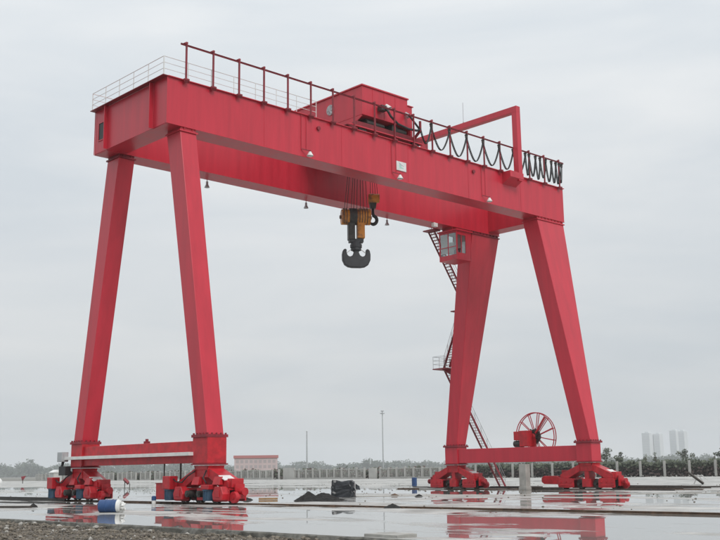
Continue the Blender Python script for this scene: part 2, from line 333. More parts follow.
# sill beams
def sill(x, tray):
    m = MB(); zt, zb = 3.55, 2.3
    m.box(x - .52, x + .52, -YB + .72, W_ + YB - .72, zb, zt)
    for yy in (-YB, W_ + YB): m.box(x - .66, x + .66, yy - .74, yy + .74, zb - .04, 3.73)
    o = part(m, 'sill_beam', RED2 if tray else RED, bevel=.025)
    for yy in (-YB, W_ + YB):
        f = MB(); f.box(x - .72, x + .72, yy - .80, yy + .80, zb - .12, zb - .04); part(f, 'base_flange', DKRED, o)
    if tray:
        t_ = MB(); t_.box(x - .98, x - .54, -2.05, 13.0, 2.72, 2.92); part(t_, 'cable_tray', WHITE, o, bevel=.01)
        t_ = MB(); t_.box(x - 1.16, x - .68, 12.7, 13.4, 2.6, 3.25); part(t_, 'junction_box', GREY, o, bevel=.03)
        t_ = MB(); t_.tube([(x - .9, 13.0, 2.6), (x - .95, 13.1, 2.2), (x - .85, 12.7, 1.9), (x - .6, 12.4, 1.9)], .10, 8); t_.box(x - 1.1, x - .7, 12.3, 13.2, 1.7, 2.3); part(t_, 'cable_bundle', BLACK, o)
        t_ = MB(); t_.cyl((x, 4.0, zt), (x, 4.0, zt + .16), .2, 10); t_.cyl((x, 4.0, zt + .16), (x, 4.0, zt + .3), .1, 8); part(t_, 'beacon', DKRED, o)
    return o
sill(XL, True); sill(XR, False)

# travelling bogies (built once around the origin, motors on the -X side)
def make_bogie():
    b = MB()
    b.prism([(-.75, 2.18), (.75, 2.18), (.62, 1.95), (-.62, 1.95)], -.55, .55)
    b.prism([(-2.55, .96), (-2.55, 1.26), (-.80, 2.0), (.80, 2.0), (2.55, 1.26), (2.55, .96), (1.75, .96), (.62, 1.52), (-.62, 1.52), (-1.75, .96)], -.50, .50)
    eq = b.build('bogie', RED2, crane, bevel=.02)
    for s in (-1, 1):
        p = MB(); p.box(-.55, .55, s * .62 - .05, s * .62 + .05, 1.55, 2.18)
        p.build('gusset', RED2, eq)
        for sx in (-1, 1):
            t_ = MB(); c = s * 1.95
            t_.prism([(c - .76, .24), (c - .76, .78), (c - .58, .96), (c + .58, .96), (c + .76, .78), (c + .76, .24), (c + .45, .20), (c - .45, .20)], sx * .56 - .05, sx * .56 + .05)
            for q in (-.5, 0, .5): t_.cyl((sx * .60, c + q, .66), (sx * .66, c + q, .66), .07, 8)
            t_.box(min(sx * .61, sx * .65), max(sx * .61, sx * .65), c - .7, c + .7, .36, .44)
            t_.build('truck_plate', RED2, eq, bevel=.012)
        for d in (.80, 2.35):
            wv = MB(); yy = s * d
            wv.cyl((-.12, yy, .50), (.12, yy, .50), .34, 20); wv.cyl((-.16, yy, .50), (-.12, yy, .50), .40, 20); wv.cyl((.12, yy, .50), (.16, yy, .50), .40, 20); wv.cyl((-.5, yy, .50), (.5, yy, .50), .10, 12)
            wv.build('wheel', STEEL, eq)
        hb = MB(); hb.box(-.56, .56, s * 1.95 - .72, s * 1.95 + .72, .82, .94); hb.build('truck_deck', RED2, eq)
    ce = MB(); ce.box(-.55, .55, -.40, .40, .26, .92); ce.box(-.45, .45, -.20, .20, .92, 1.53); ce.prism([(-.28, .40), (.28, .40), (.28, .80), (-.28, .80)], -.60, -.55); ce.build('centre_block', RED2, eq, bevel=.02)
    for yy, hi in ((2.78, True), (-1.1, False)):
        mo = MB(); mo.cyl((-.82, yy, .24), (-.82, yy, .80), .27, 16); mo.cyl((-.82, yy, .80), (-.82, yy, .86), .33, 16)
        for k in range(12): mo.bar((-.82 + .28 * cos(k * pi / 6), yy + .28 * sin(k * pi / 6), .28), (-.82 + .28 * cos(k * pi / 6), yy + .28 * sin(k * pi / 6), .8), .04, .04, upv=(cos(k * pi / 6), sin(k * pi / 6), 0))
        mo.build('drive_motor', BLUE, eq)
        gbx = MB(); gbx.box(-1.10, -.52, yy - .38, yy + .38, .86, 1.62 if hi else 1.12); gbx.build('gearbox', RED2, eq, bevel=.04)
    for yy in (1.62, -2.25):
        gc = MB(); gc.prism([(yy - .42, .30), (yy - .50, .62), (yy - .28, 1.02), (yy + .28, 1.02), (yy + .50, .62), (yy + .42, .30)], -1.02, -.61); gc.box(-1.06, -1.02, yy - .2, yy + .2, .45, .85); gc.build('gear_case', RED2, eq, bevel=.02)
    for yy in (.85, -.30):
        bk = MB(); bk.cyl((-.95, yy, .62), (-.55, yy, .62), .19, 14); bk.cyl((-1.0, yy, .62), (-.95, yy, .62), .10, 10); bk.build('brake_unit', STEEL, eq)
    for yy in (.30, -1.75):
        pn = MB(); pn.hexa([(-.80, yy - .35, 1.12), (-.52, yy - .35, 1.12), (-.52, yy + .35, 1.12), (-.80, yy + .35, 1.12)], [(-.66, yy - .3, 1.56), (-.52, yy - .3, 1.56), (-.52, yy + .3, 1.56), (-.66, yy + .3, 1.56)]); pn.build('shield_plate', RED2, eq, bevel=.01)
    hs_ = MB(); hs_.tube([(-.55, .6, 1.9), (-.85, .95, 1.6), (-.9, 1.4, 1.25), (-.85, 2.1, 1.3), (-.82, 2.5, 1.5)], .04, 6); hs_.build('motor_cable', BLACK, eq)
    hs_ = MB(); hs_.tube([(-.55, -.5, 1.9), (-.9, -.7, 1.5), (-.88, -1.0, 1.2)], .04, 6); hs_.build('motor_cable', BLACK, eq)
    for s in (-1, 1):
        bf = MB(); bf.box(-.3, .3, s * 2.9 - .06, s * 2.9 + .06, .35, 1.15); bf.cyl((0, s * 2.9, .74), (0, s * 3.3, .74), .16, 14); bf.cyl((0, s * 3.3, .74), (0, s * 3.42, .74), .22, 16); bf.build('buffer', RED2 if s < 0 else DKRED, eq)
    sw = MB(); sw.cyl((-.56, -3.05, .44), (-.34, -3.05, .44), .31, 18); sw.cyl((-.60, -3.05, .44), (-.56, -3.05, .44), .12, 12); sw.box(-.34, -.22, -3.3, -2.6, .36, .60); sw.build('guide_roller', RED2, eq)
    cp = MB(); cp.hexa([(-.60, -2.30, 1.35), (.20, -2.30, 1.35), (.20, -1.75, 1.58), (-.60, -1.75, 1.58)], [(-.60, -2.28, 1.40), (.20, -2.28, 1.40), (.20, -1.73, 1.63), (-.60, -1.73, 1.63)]); cp.build('highlight_plate', WHITE, eq)  # white plate put in as a painted highlight on the bogie
    sc_ = MB(); sc_.box(-.45, .45, -2.4, -1.7, 1.0, 1.28); sc_.box(-.4, .4, -2.75, -2.3, .95, 1.45); sc_.build('brake_housing', RED2, eq, bevel=.03)
    return eq
proto = make_bogie()
for i, (x, yy) in enumerate(((XL, -YB), (XL, W_ + YB), (XR, -YB), (XR, W_ + YB))):
    o = proto if i == 0 else copy_part(proto, crane)
    o.location = Vector((x, yy, -.04)) + OFF
    if i >= 2: o.scale = (-1, 1, 1)
# anchor boxes beside the near bogies
for x, lab in ((XL, True), (XR, False)):
    a = MB()
    if lab: a.box(x - .45, x + .45, .55, 2.15, .22, 1.15); a.box(x - .5, x + .5, .5, 2.2, 1.15, 1.19)
    else: a.prism([(-.1, .55), (.1, .42), (1.6, .45), (1.85, .62), (1.85, .95), (1.6, 1.12), (.3, 1.12), (-.1, .9)], x - .4, x + .4)
    ao = part(a, 'anchor_box', RED2, bevel=.03)
    if lab:
        rd = MB(); rd.cyl((x - .2, 1.65, 1.15), (x - .2, 1.65, 2.3), .045, 8); rd.cyl((x - .3, -.25, 1.3), (x - .3, -.25, 2.3), .06, 8); part(rd, 'tie_rod', STEEL, ao)

# festoon posts, rail, brackets
PX = [1.21 + 2.066 * k for k in range(16)] + [36.1, 38.2, 40.35]
post_mesh = MB().box(-.05, .05, -.05, .05, 0, 2.40).mesh('festoon_post', DKRED)
brk = MB().prism([(-.16, .0), (.10, .0), (.10, -.08), (-.02, -.24), (-.16, -.10)], -.17, .17).mesh('post_bracket', DKRED)
cap = MB().prism([(-.26, 2.34), (.07, 2.34), (.07, 2.48), (-.05, 2.48)], -.06, .06, 'y').mesh('post_head', DKRED)
for x in PX:
    po = link('festoon_post', post_mesh, crane, OFF + Vector((x, -.17, ZT)))
    link('post_bracket', brk, po); link('post_head', cap, po)
fr = MB(); fr.box(.78, LG, -.22, -.12, ZT + 2.29, ZT + 2.31); fr.box(.78, LG, -.22, -.12, ZT + 2.21, ZT + 2.23); fr.box(.78, LG, -.185, -.155, ZT + 2.23, ZT + 2.29); part(fr, 'festoon_rail', DKRED)
# lower kick rail along the posts
kr = MB(); kr.box(15.2, 22.9, -.135, -.105, ZT + .22, ZT + .30); part(kr, 'kick_rail', RED)

# white handrails
hr = MB()
def rails(mb, a, b):
    for z, r in ((1.22, .024), (.82, .018), (.42, .018)): mb.cyl((*a, ZT + z), (*b, ZT + z), r, 6)
def rail_run(a, b, nseg):
    h = MB(); rails(h, a, b); ho = part(h, 'handrail', WHITE)
    for i in range(nseg + 1):
        t_ = i / nseg; x = a[0] + (b[0] - a[0]) * t_; y = a[1] + (b[1] - a[1]) * t_
        p_ = MB(); p_.cyl((x, y, ZT - .01), (x, y, ZT + 1.22), .026, 6); part(p_, 'handrail_post', WHITE, ho)
rail_run((-.30, .06), (-.30, W_ - .06), 5)
rail_run((-.28, .04), (12.2, .04), 7)
rail_run((-.28, W_ - .04), (LG - .1, W_ - .04), 20)

# lamps and details on the near girder
for x in (11.3, 20.1, 30.4):
    lm = MB(); lm.bar((x - .5, -.03, 23.55), (x, -.34, 23.42), .06, .05); lm.cyl((x, -.34, 23.45), (x, -.34, 23.33), .06, 8); part(lm, 'lamp_bracket', DKRED, gN)
    lh = MB(); lh.cyl((x, -.34, 23.36), (x, -.34, 23.06), .08, 14, r2=.24, caps=False); lh.cyl((x, -.34, 23.10), (x, -.34, 23.02), .15, 12); part(lh, 'floodlight', WHITE, gN)
    cd = MB(); cd.cyl((x - .5, -.02, 23.5), (x - .5, -.02, ZT - .07), .022, 6); cd.cyl((x - .05, -.02, 23.6), (x - .05, -.02, ZT - .07), .018, 6); part(cd, 'conduit', RED, gN)
for x in (12.35, 28.9):
    lm = MB(); lm.cyl((x, .03, 25.36), (x, -.10, 25.36), .15, 14); part(lm, 'hole_cover', DKRED, gN)
for x in (9.33, 18.9, 28.0):
    lm = MB(); lm.cyl((x, W_ + .12, ZB + .3), (x, W_ + .12, ZB - .15), .03, 6); lm.cyl((x, W_ + .12, ZB - .1), (x, W_ + .12, ZB - .28), .09, 10); lm.cyl((x, W_ + .12, ZB - .28), (x, W_ + .12, ZB - .55), .08, 12, r2=.2); lm.box(x - .03, x + .03, W_ - .01, W_ + .15, ZB + .2, ZB + .3); part(lm, 'floodlight', GREY, gF)
lm = MB(); lm.box(31.9, 32.4, W_ - 1.75, W_ - 1.45, ZB - .38, ZB - .05); lm.box(32.1, 32.2, W_ - 1.65, W_ - 1.55, ZB - .06, ZB - .001); part(lm, 'floodlight', WHITE, gF)
# placard with a faint green and grey imprint
pl = MB(); pl.box(20.05, 21.1, -.03, .028, 23.83, 24.53); po = part(pl, 'placard', WHITE, gN)
MARK = pmat('placard_green', (.42, .62, .56), .6); MARK2 = pmat('placard_grey', (.45, .42, .46), .6)
pm = MB(); pm.prism([(20.35, 24.33), (20.45, 24.33), (20.62, 24.12), (20.80, 24.10), (20.80, 24.0), (20.4, 24.0), (20.33, 24.15)], -.034, -.031, 'y'); part(pm, 'imprint', MARK, po)
pm = MB(); pm.prism([(20.3, 24.40), (20.42, 24.42), (20.6, 24.3), (20.85, 24.24), (20.85, 24.2), (20.55, 24.24)], -.038, -.035, 'y'); part(pm, 'imprint', MARK2, po)

# portal over the girders
pf = MB(); px = 34.05
pf.box(px - .26, px + .26, -.82, -.30, 25.35, 31.40)
pf.box(px - .26, px + .26, -.82, 10.75, 31.40, 31.92)
pf.box(px - .26, px + .26, 9.9, 10.4, 25.0, 31.40)
pfo = part(pf, 'portal_frame', RED, bevel=.015)
pb = MB(); pb.prism([(-.85, 25.5), (.02, 25.0), (.02, 26.02), (-.85, 26.02)], px - 1.45, px + .32); part(pb, 'portal_bracket', RED, pfo)
pb = MB(); pb.box(px - .5, px + .5, W_ - .02, 10.4, 25.0, 25.5); part(pb, 'portal_bracket', RED, pfo)
an = MB(); an.cyl((px, 5.3, 31.9), (px, 5.3, 33.9), .022, 6); an.cyl((px, 5.3, 31.9), (px, 5.3, 32.1), .06, 8); part(an, 'lightning_rod', GREY, pfo)

# driver's cabin under the far girder
cab = MB(); x0, x1, y0, y1, z0, z1 = 34.3, 36.25, 6.75, 8.85, 19.95, 22.55
cab.box(x0, x1, y0, y1, z0, z0 + .10); cab.box(x0 - .12, x1 + .1, y0 - .12, y1 + .1, z1, z1 + .12)
for a, b in ((x0, y0), (x1 - .1, y0), (x0, y1 - .1), (x1 - .1, y1 - .1)): cab.box(a, a + .1, b, b + .1, z0 + .1, z1)
cab.box(x0 + .1, x1 - .1, y0 + .02, y0 + .07, z0 + .1, z0 + .62); cab.box(x0 + .1, x1 - .1, y1 - .07, y1 - .02, z0 + .1, z0 + .62)
cab.box(x0 + .02, x0 + .07, y0 + .1, y1 - .1, z0 + .1, z0 + .45); cab.box(x1 - .07, x1 - .02, y0 + .1, y1 - .1, z0 + .1, z1)
cab.box(x1 - .75, x1 - .1, y0 + .02, y0 + .07, z0 + .62, z1)
cab.box(x0 + .1, x1 - .75, y0 + .02, y0 + .08, z1 - .35, z1); cab.box(x0 + .02, x0 + .08, y0 + .1, y1 - .1, z1 - .18, z1)
cab.box(x0 + .62, x0 + .68, y0 + .02, y0 + .08, z0 + .62, z1 - .35); cab.box(x0 + .02, x0 + .08, 7.76, 7.84, z0 + .45, z1 - .18); cab.box(x0 + .02, x0 + .08, y0 + .1, y1 - .1, 21.1, 21.16)
for a in (x0 + .3, x1 - .4): cab.box(a, a + .12, 7.5, 8.7, z1 + .12, ZB)
cabo = part(cab, 'operator_cabin', RED)
for q in ((x0 + .1, x0 + .62), (x0 + .68, x1 - .75)):
    gl = MB(); gl.box(q[0], q[1], y0 + .045, y0 + .055, z0 + .62, z1 - .35); part(gl, 'window_pane', GLASS, cabo)
for q in ((y0 + .1, 7.76), (7.84, y1 - .1)):
    for z in ((z0 + .45, 21.1), (21.16, z1 - .18)):
        gl = MB(); gl.box(x0 + .045, x0 + .055, q[0], q[1], *z); part(gl, 'window_pane', GLASS, cabo)
gl = MB(); gl.box(x0 + .1, x1 - .1, y1 - .055, y1 - .045, z0 + .62, z1); part(gl, 'window_pane', GLASS, cabo)
sb = MB(); sb.box(x1 - .09, x1 - .075, y0 + .12, y1 - .12, z0 + .12, z1 - .02); sb.box(x0 + .12, x1 - .1, y0 + .12, y1 - .12, z1 - .02, z1 - .005); part(sb, 'brightening_lining', WHITE, cabo)  # white lining added to brighten the cabin behind its panes
sb = MB(); sb.box(x0 + .10, x0 + .115, 7.86, y1 - .14, 20.6, z1 - .2); part(sb, 'brightening_sheet', WHITE, cabo)  # pale sheets added behind some panes so the windows look bright
sb = MB(); sb.box(x0 + .10, x0 + .115, 7.2, 7.74, 20.45, 21.55); part(sb, 'brightening_sheet', WHITE, cabo)
sb = MB(); sb.box(x0 + .72, x1 - .8, y0 + .10, y0 + .115, 20.6, 21.35); part(sb, 'brightening_sheet', GREY, cabo)
sb = MB(); sb.box(35.1, 35.6, 7.5, 8.0, 20.05, 20.5); sb.box(35.55, 35.68, 7.5, 8.0, 20.5, 21.2); part(sb, 'seat', BLACK, cabo)
sb = MB(); sb.box(34.6, 34.9, 7.1, 7.6, 20.05, 20.85); part(sb, 'control_console', GREY, cabo)

# access stairs behind the far right leg
def flight(name, a, b, wid, lab=None):
    a = Vector(a); b = Vector(b); m = MB(); d = b - a; nst = int(abs(d.z) / .24)
    for s in (0, 1):
        off = Vector((0, s * wid, 0)); m.bar(a + off, b + off, .05, .20, upv=(0, 0, 1))
    for i in range(1, nst):
        p = a + d * (i / nst); m.box(p.x - .12, p.x + .12, p.y + .03, p.y + wid - .03, p.z - .015, p.z + .015)
    o = part(m, name, DKRED)
    h = MB()
    for s in (0, 1):
        off = Vector((0, s * wid, 0))
        for hh, r in ((1.0, .02), (.55, .014)): h.cyl(a + off + Vector((0, 0, hh)), b + off + Vector((0, 0, hh)), r, 6)
        for i in range(0, nst + 1, 5):
            p = a + d * (i / nst) + off; h.cyl(p, p + Vector((0, 0, 1.0)), .018, 6)
    part(h, 'stair_handrail', GREY, o)
flight('stair_flight', (47.1, 12.75, 0.05), (39.6, 12.75, 10.95), .7)
flight('stair_flight', (38.6, 11.9, 11.05), (40.4, 11.2, 16.4), .7)
flight('stair_flight', (40.4, 10.6, 16.5), (34.5, 9.6, 23.0), .7)
pm_ = MB(); pm_.box(38.0, 39.9, 11.9, 13.5, 10.9, 11.0); pm_.prism([(38.0, 10.9), (39.9, 10.9), (39.6, 10.3)], 12.3, 12.4, 'y')
pmo = part(pm_, 'stair_platform', DKRED)
h = MB()
for z, r in ((1.1, .02), (.75, .014), (.4, .014)): h.tube([(39.9, 13.45, 11 + z), (38.05, 13.45, 11 + z), (38.05, 11.95, 11 + z)], r, 6)
for q in ((39.8, 13.45), (38.9, 13.45), (38.05, 13.45), (38.05, 11.95)): h.cyl((*q, 11), (*q, 12.1), .02, 6)
part(h, 'platform_rail', GREY, pmo)
p2 = MB(); p2.box(39.4, 41.0, 10.5, 12.3, 16.35, 16.45); part(p2, 'stair_platform', DKRED)
p3 = MB(); p3.box(33.8, 34.7, W_ + .04, 10.35, ZB - .08, ZB + .02); part(p3, 'stair_platform', DKRED)

# cable reel on the far sill beam
rc = Vector((39.75, 3.22, 4.45)); RR = 2.03
rl = MB()
for dx in (-.14, .14): rl.tube([rc + Vector((dx, RR * cos(t), RR * sin(t))) for t in [2 * pi * i / 56 for i in range(56)]], .045, 6, closed=True)
rlo = part(rl, 'cable_reel', RED)
for k in range(12):
    t = 2 * pi * k / 12 + .19; e = Vector((0, cos(t), sin(t))); s_ = MB()
    for dx in (-.14, .14): s_.bar(rc + Vector((dx * .6, 0, 0)) + e * .25, rc + Vector((dx, 0, 0)) + e * RR, .06, .05, upv=(1, 0, 0))
    part(s_, 'spoke', RED, rlo)
s_ = MB(); e = Vector((0, -cos(R(52)), sin(R(52)))); s_.bar(rc + Vector((-.3, 0, 0)) + e * .3, rc + Vector((-.28, 0, 0)) + e * (RR + .02), .16, .10, upv=(1, 0, 0)); part(s_, 'cable_arm', RED2, rlo)
s_ = MB(); s_.cyl(rc + Vector((-.35, 0, 0)), rc + Vector((.3, 0, 0)), .34, 18); s_.cyl(rc + Vector((-.20, 0, 0)), rc + Vector((-.12, 0, 0)), .62, 20)
for k in range(8): s_.bar(rc + Vector((-.25, 0, 0)), rc + Vector((-.25, .72 * cos(k * pi / 4 + .3), .72 * sin(k * pi / 4 + .3))), .10, .06, upv=(1, 0, 0))
part(s_, 'hub', STEEL, rlo)
s_ = MB(); s_.box(38.55, 39.3, 3.25, 4.1, 3.60, 4.95); s_.box(38.6, 39.25, 4.1, 4.75, 4.15, 4.9); s_.cyl((39.3, 3.3, 4.45), (39.5, 3.22, 4.45), .25, 14); part(s_, 'reel_gearbox', RED2, rlo, bevel=.04)
s_ = MB(); s_.cyl((38.9, 3.9, 3.85), (38.9, 4.85, 3.85), .27, 16); s_.box(38.7, 39.1, 4.0, 4.7, 3.56, 3.72); part(s_, 'reel_motor', STEEL, rlo)
s_ = MB(); s_.box(39.36, 39.5, 2.4, 4.1, 3.0, 3.35); s_.box(39.3, 39.55, 3.0, 3.5, 3.35, 4.3); part(s_, 'reel_bracket', RED2, rlo)

# ------------------------------------------------------------------ trolley
tro = empty('crane_trolley', (20, 4.5, ZT + .14), 'red trolley with sheet metal machine house riding on the crane girders', 'trolley')
TO = Vector((-20, -4.5, -ZT - .14))
def tpart(mb, name, mat, parent=None, bevel=0):
    o = mb.build(name, mat, parent or tro, bevel=bevel); o.location = TO if parent is None else (0, 0, 0); return o
X0, X1, Y0, Y1 = 17.4, 22.25, .80, 8.55
hs = MB()
hs.prism([(X0, 27.80), (X0, 30.05), (X1, 30.05), (X1, 29.55), (X1 + .5, 29.55), (X1 + .5, 27.05), (X1 + .3, 27.05), (X1 + .3, 27.80)], Y0, Y1, 'y')
hso = tpart(hs, 'machine_house', RED, bevel=.02)
rf = MB(); rf.box(X0 - .10, X1 + .06, Y0 - .10, Y1 + .1, 30.051, 30.15); rf.box(X1 - .01, X1 + .58, Y0 - .08, Y1 + .08, 29.551, 29.62); tpart(rf, 'roof', RED, hso)
ew = MB(); ew.prism([(Y0 + 1.7, 26.9), (Y1 - .2, 26.3), (Y1 - .2, 27.82), (Y0 + .1, 27.82), (Y0 + .1, 27.7)], X0 + .02, X0 + .1, 'x'); tpart(ew, 'end_skirt', RED, hso)
vt = MB(); vt.cyl((X0 - .06, 4.35, 29.05), (X0 + .02, 4.35, 29.05), .42, 24); tpart(vt, 'vent_fan', GREY, hso)
for k in range(6):
    pass
vb = MB()
for k in range(6): vb.bar((X0 - .08, 4.35, 29.05), (X0 - .08, 4.35 + .36 * cos(k * pi / 3), 29.05 + .36 * sin(k * pi / 3)), .12, .03, upv=(1, .3, 0))
tpart(vb, 'fan_blades', GREY, hso)
for k, x in enumerate((18.5, 19.7, 20.9)):
    sm = MB(); sm.box(x - .02, x + .02, Y0 - .02, Y0 + .001, 27.82, 30.04); tpart(sm, 'wall_rib', RED, hso)
tf = MB()
for y in (.55, 7.97): tf.box(16.6, 23.6, y, y + .5, 26.62, 27.05)
for x in (16.8, 19.7, 22.8): tf.box(x, x + .45, 1.05, 7.97, 26.60, 27.03)
tf.box(16.6, 23.5, 1.6, 7.5, 27.035, 27.08)
tpart(tf, 'trolley_frame', DKRED)
for y in (.8, 8.17):
    for x in (17.3, 22.9):
        wv = MB(); wv.cyl((x, y - .1, 26.56), (x, y + .1, 26.56), .32, 18); wv.cyl((x, y - .14, 26.56), (x, y - .1, 26.56), .37, 18); tpart(wv, 'wheel', STEEL)
dr = MB(); dr.cyl((20.1, 1.9, 27.50), (20.1, 6.8, 27.50), .42, 20); dr.cyl((20.1, 1.85, 27.5), (20.1, 1.9, 27.5), .52, 20); tpart(dr, 'hoist_drum', STEEL)
dr = MB(); dr.cyl((18.6, 2.0, 27.40), (18.6, 5.0, 27.40), .32, 18); dr.box(18.2, 19.0, 1.3, 1.95, 27.08, 27.75); tpart(dr, 'hoist_drum', STEEL)
mt = MB(); mt.cyl((21.2, 1.3, 27.42), (22.3, 1.3, 27.42), .30, 16); mt.box(20.7, 21.2, 1.0, 1.7, 27.08, 27.75); tpart(mt, 'hoist_motor', STEEL)
mt = MB(); mt.cyl((18.0, 1.1, 27.35), (19.8, 1.1, 27.35), .2, 14); tpart(mt, 'brake_shaft', STEEL)
sh = MB(); sh.box(18.7, 20.6, 3.7, 5.3, 26.0, 26.6); sh.box(21.2, 22.0, 4.1, 4.9, 26.0, 26.6); tpart(sh, 'sheave_box', DKRED)
fd = MB(); fd.box(18.9, 19.45, Y0 - .55, Y0 - .1, 28.35, 28.75); fd.cyl((19.2, Y0, 28.6), (19.2, Y0 - .5, 28.6), .08, 8); tpart(fd, 'floodlight', STEEL)
fd = MB(); fd.cyl((19.55, Y0 - .35, 28.9), (19.65, Y0 - .6, 28.55), .12, 12, r2=.24); tpart(fd, 'floodlight', WHITE)
fd = MB(); fd.cyl((21.9, Y0 - .1, 28.9), (22.0, Y0 - .35, 28.55), .10, 12, r2=.2); tpart(fd, 'floodlight', GREY)
ar = MB(); ar.bar((22.6, .5, 26.9), (22.6, -.17, 27.4), .16, .16); ar.bar((22.6, -.17, 27.35), (22.6, -.17, 28.15), .14, .14, upv=(1, 0, 0)); tpart(ar, 'towing_arm', DKRED)

# festoon cable: loops hanging from carriers on the rail
fc = empty('festoon_cable', (31, -.17, ZT + 2.1), 'black festoon power cable hanging in loops along the crane girder', 'cable')
FO = Vector((-31, .17, -ZT - 2.1))
cx = [22.6, 23.85, 25.95, 28.0, 30.05, 32.1, 33.95, 35.6]
sg = [1.3, 1.65, 1.75, 1.75, 1.7, 1.65, 1.55]
x = 35.6
while x < 40.5:
    x += random.uniform(.42, .9); cx.append(min(x, 40.75)); sg.append(random.uniform(1.35, 1.75))
for i in range(len(cx) - 1):
    a, b = cx[i], cx[i + 1]; zt = ZT + 1.86; s_ = sg[i]; m = MB()
    for dy in (-.05, .05):
        pts = []
        for k in range(15):
            u = k / 14; uu = 2 * u - 1
            pts.append((a + (b - a) * (u + (.06 * sin(2 * pi * u))), -.17 + dy, zt - s_ * (1 - abs(uu) ** 2.4) + (.0 if i else -.35 * (1 - u))))
        m.tube(pts, .04, 6)
    o = m.build('cable_loop', BLACK, fc, FO)
    c = MB(); c.box(b - .10, b + .10, -.23, -.11, zt, ZT + 2.165); c.box(b - .06, b + .06, -.30, -.04, ZT + 2.06, ZT + 2.16); c.build('cable_carrier', STEEL, fc, FO)
fb = MB(); fb.tube([(19.3, .2, 28.55), (19.6, .0, 27.9), (20.3, -.05, 27.45), (21.4, -.05, 27.3), (22.3, -.1, 27.35), (22.6, -.17, 27.5)], .09, 8); fb.tube([(21.95, .4, 28.7), (22.2, .1, 28.1), (22.55, -.15, 27.5)], .08, 8); fb.build('lead_in_cable', BLACK, fc, FO)

# ------------------------------------------------------------------ hooks
hb = empty('main_hook_block', (20.03, 4.5, 17.2), 'main hook block, orange sheave casing with large dark double hook', 'hook block')
HO = Vector((-20.03, -4.5, -17.2)); hx, hy = 20.03, 4.5
def hpart(mb, name, mat, parent=None, bevel=0): o = mb.build(name, mat, parent or hb, bevel=bevel); o.location = HO if parent is None else (0, 0, 0); return o
# the block is turned so that its flat side faces the viewer a little
ca = Vector((.83, -.56, 0)); cb = Vector((.56, .83, 0)); up = Vector((0, 0, 1)); hc = Vector((hx, hy, 0))
def HP(a, b, z): return hc + ca * a + cb * b + up * z
def hbox(mb, a0, a1, b0, b1, z0, z1):
    mb.hexa([HP(a0, b0, z0), HP(a1, b0, z0), HP(a1, b1, z0), HP(a0, b1, z0)], [HP(a0, b0, z1), HP(a1, b0, z1), HP(a1, b1, z1), HP(a0, b1, z1)])
m = MB()
m.cyl(HP(-1.12, 0, 21.0), HP(-.52, 0, 21.0), .60, 24); hpart(m, 'sheave_casing', ORANGE, bevel=.04)
m = MB(); m.cyl(HP(.05, 0, 21.05), HP(1.12, 0, 21.05), .64, 24); hpart(m, 'sheave_casing', ORANGE, bevel=.04)
m = MB(); m.cyl(HP(-.52, 0, 21.05), HP(.05, 0, 21.05), .66, 24); hpart(m, 'sheave_drum', STEEL, bevel=.03)
m = MB()
for k in (-.95, -.75, .25, .45, .65, .85): m.cyl(HP(k - .035, 0, 21.06), HP(k + .035, 0, 21.06), .655, 24)
m.cyl(HP(-1.25, 0, 21.0), HP(1.25, 0, 21.0), .14, 12); hpart(m, 'sheave', RUST)
m = MB(); hbox(m, -.62, -.10, -.36, .36, 19.2, 20.75); hpart(m, 'side_plate', STEEL, bevel=.05)
m = MB(); hbox(m, .08, .66, -.36, .36, 19.3, 20.75); hpart(m, 'side_plate', ORANGE, bevel=.05)
m = MB(); hbox(m, -.55, .55, -.30, .30, 19.0, 19.25); m.cyl(HP(0, 0, 18.3), HP(0, 0, 19.1), .26, 16)
for (z, r) in ((18.95, .40), (18.72, .46), (18.5, .40)): m.cyl(HP(0, 0, z - .12), HP(0, 0, z + .12), r, 18)
hpart(m, 'shank', HOOK)
# double (ramshorn) hook outline, extruded and rounded
prof = []
side = [(.26, 18.55), (.22, 18.25), (.34, 17.98), (.60, 17.86), (.84, 17.98), (.93, 18.22), (.90, 18.42), (1.06, 18.50), (1.26, 18.38), (1.34, 18.05), (1.32, 17.60), (1.12, 17.25), (.80, 17.08), (.4, 17.02)]
side = [(a * .82, z) for a, z in side]
pol = side + [(-a, z) for a, z in side[::-1]]
m = MB(); nn = len(pol)
for b, k in ((-.26, 0), (.26, 1)): pass
inner = [(a, z) for a, z in pol]
m.add([HP(a, -.24, z) for a, z in pol] + [HP(a, .24, z) for a, z in pol], [tuple(range(nn)), tuple(range(nn, 2 * nn))[::-1]] + [(i, i + nn, (i + 1) % nn + nn, (i + 1) % nn) for i in range(nn)])
hpart(m, 'hook', HOOK, bevel=.10)
for s in (-1, 1):
    m = MB(); m.bar(HP(s * .2, 0, 18.6), HP(s * .78, 0, 18.15), .07, .05); hpart(m, 'safety_latch', WHITE)
for a in (-1.0, -.8, -.45, -.25, .0, .3, .55, .85):
    for b in (-.5,):
        m = MB(); m.cyl(HP(a, b, 21.0), (hx + a * .8 - .15, hy + b, 26.05), .026, 6); hpart(m, 'wire_rope', STEEL)

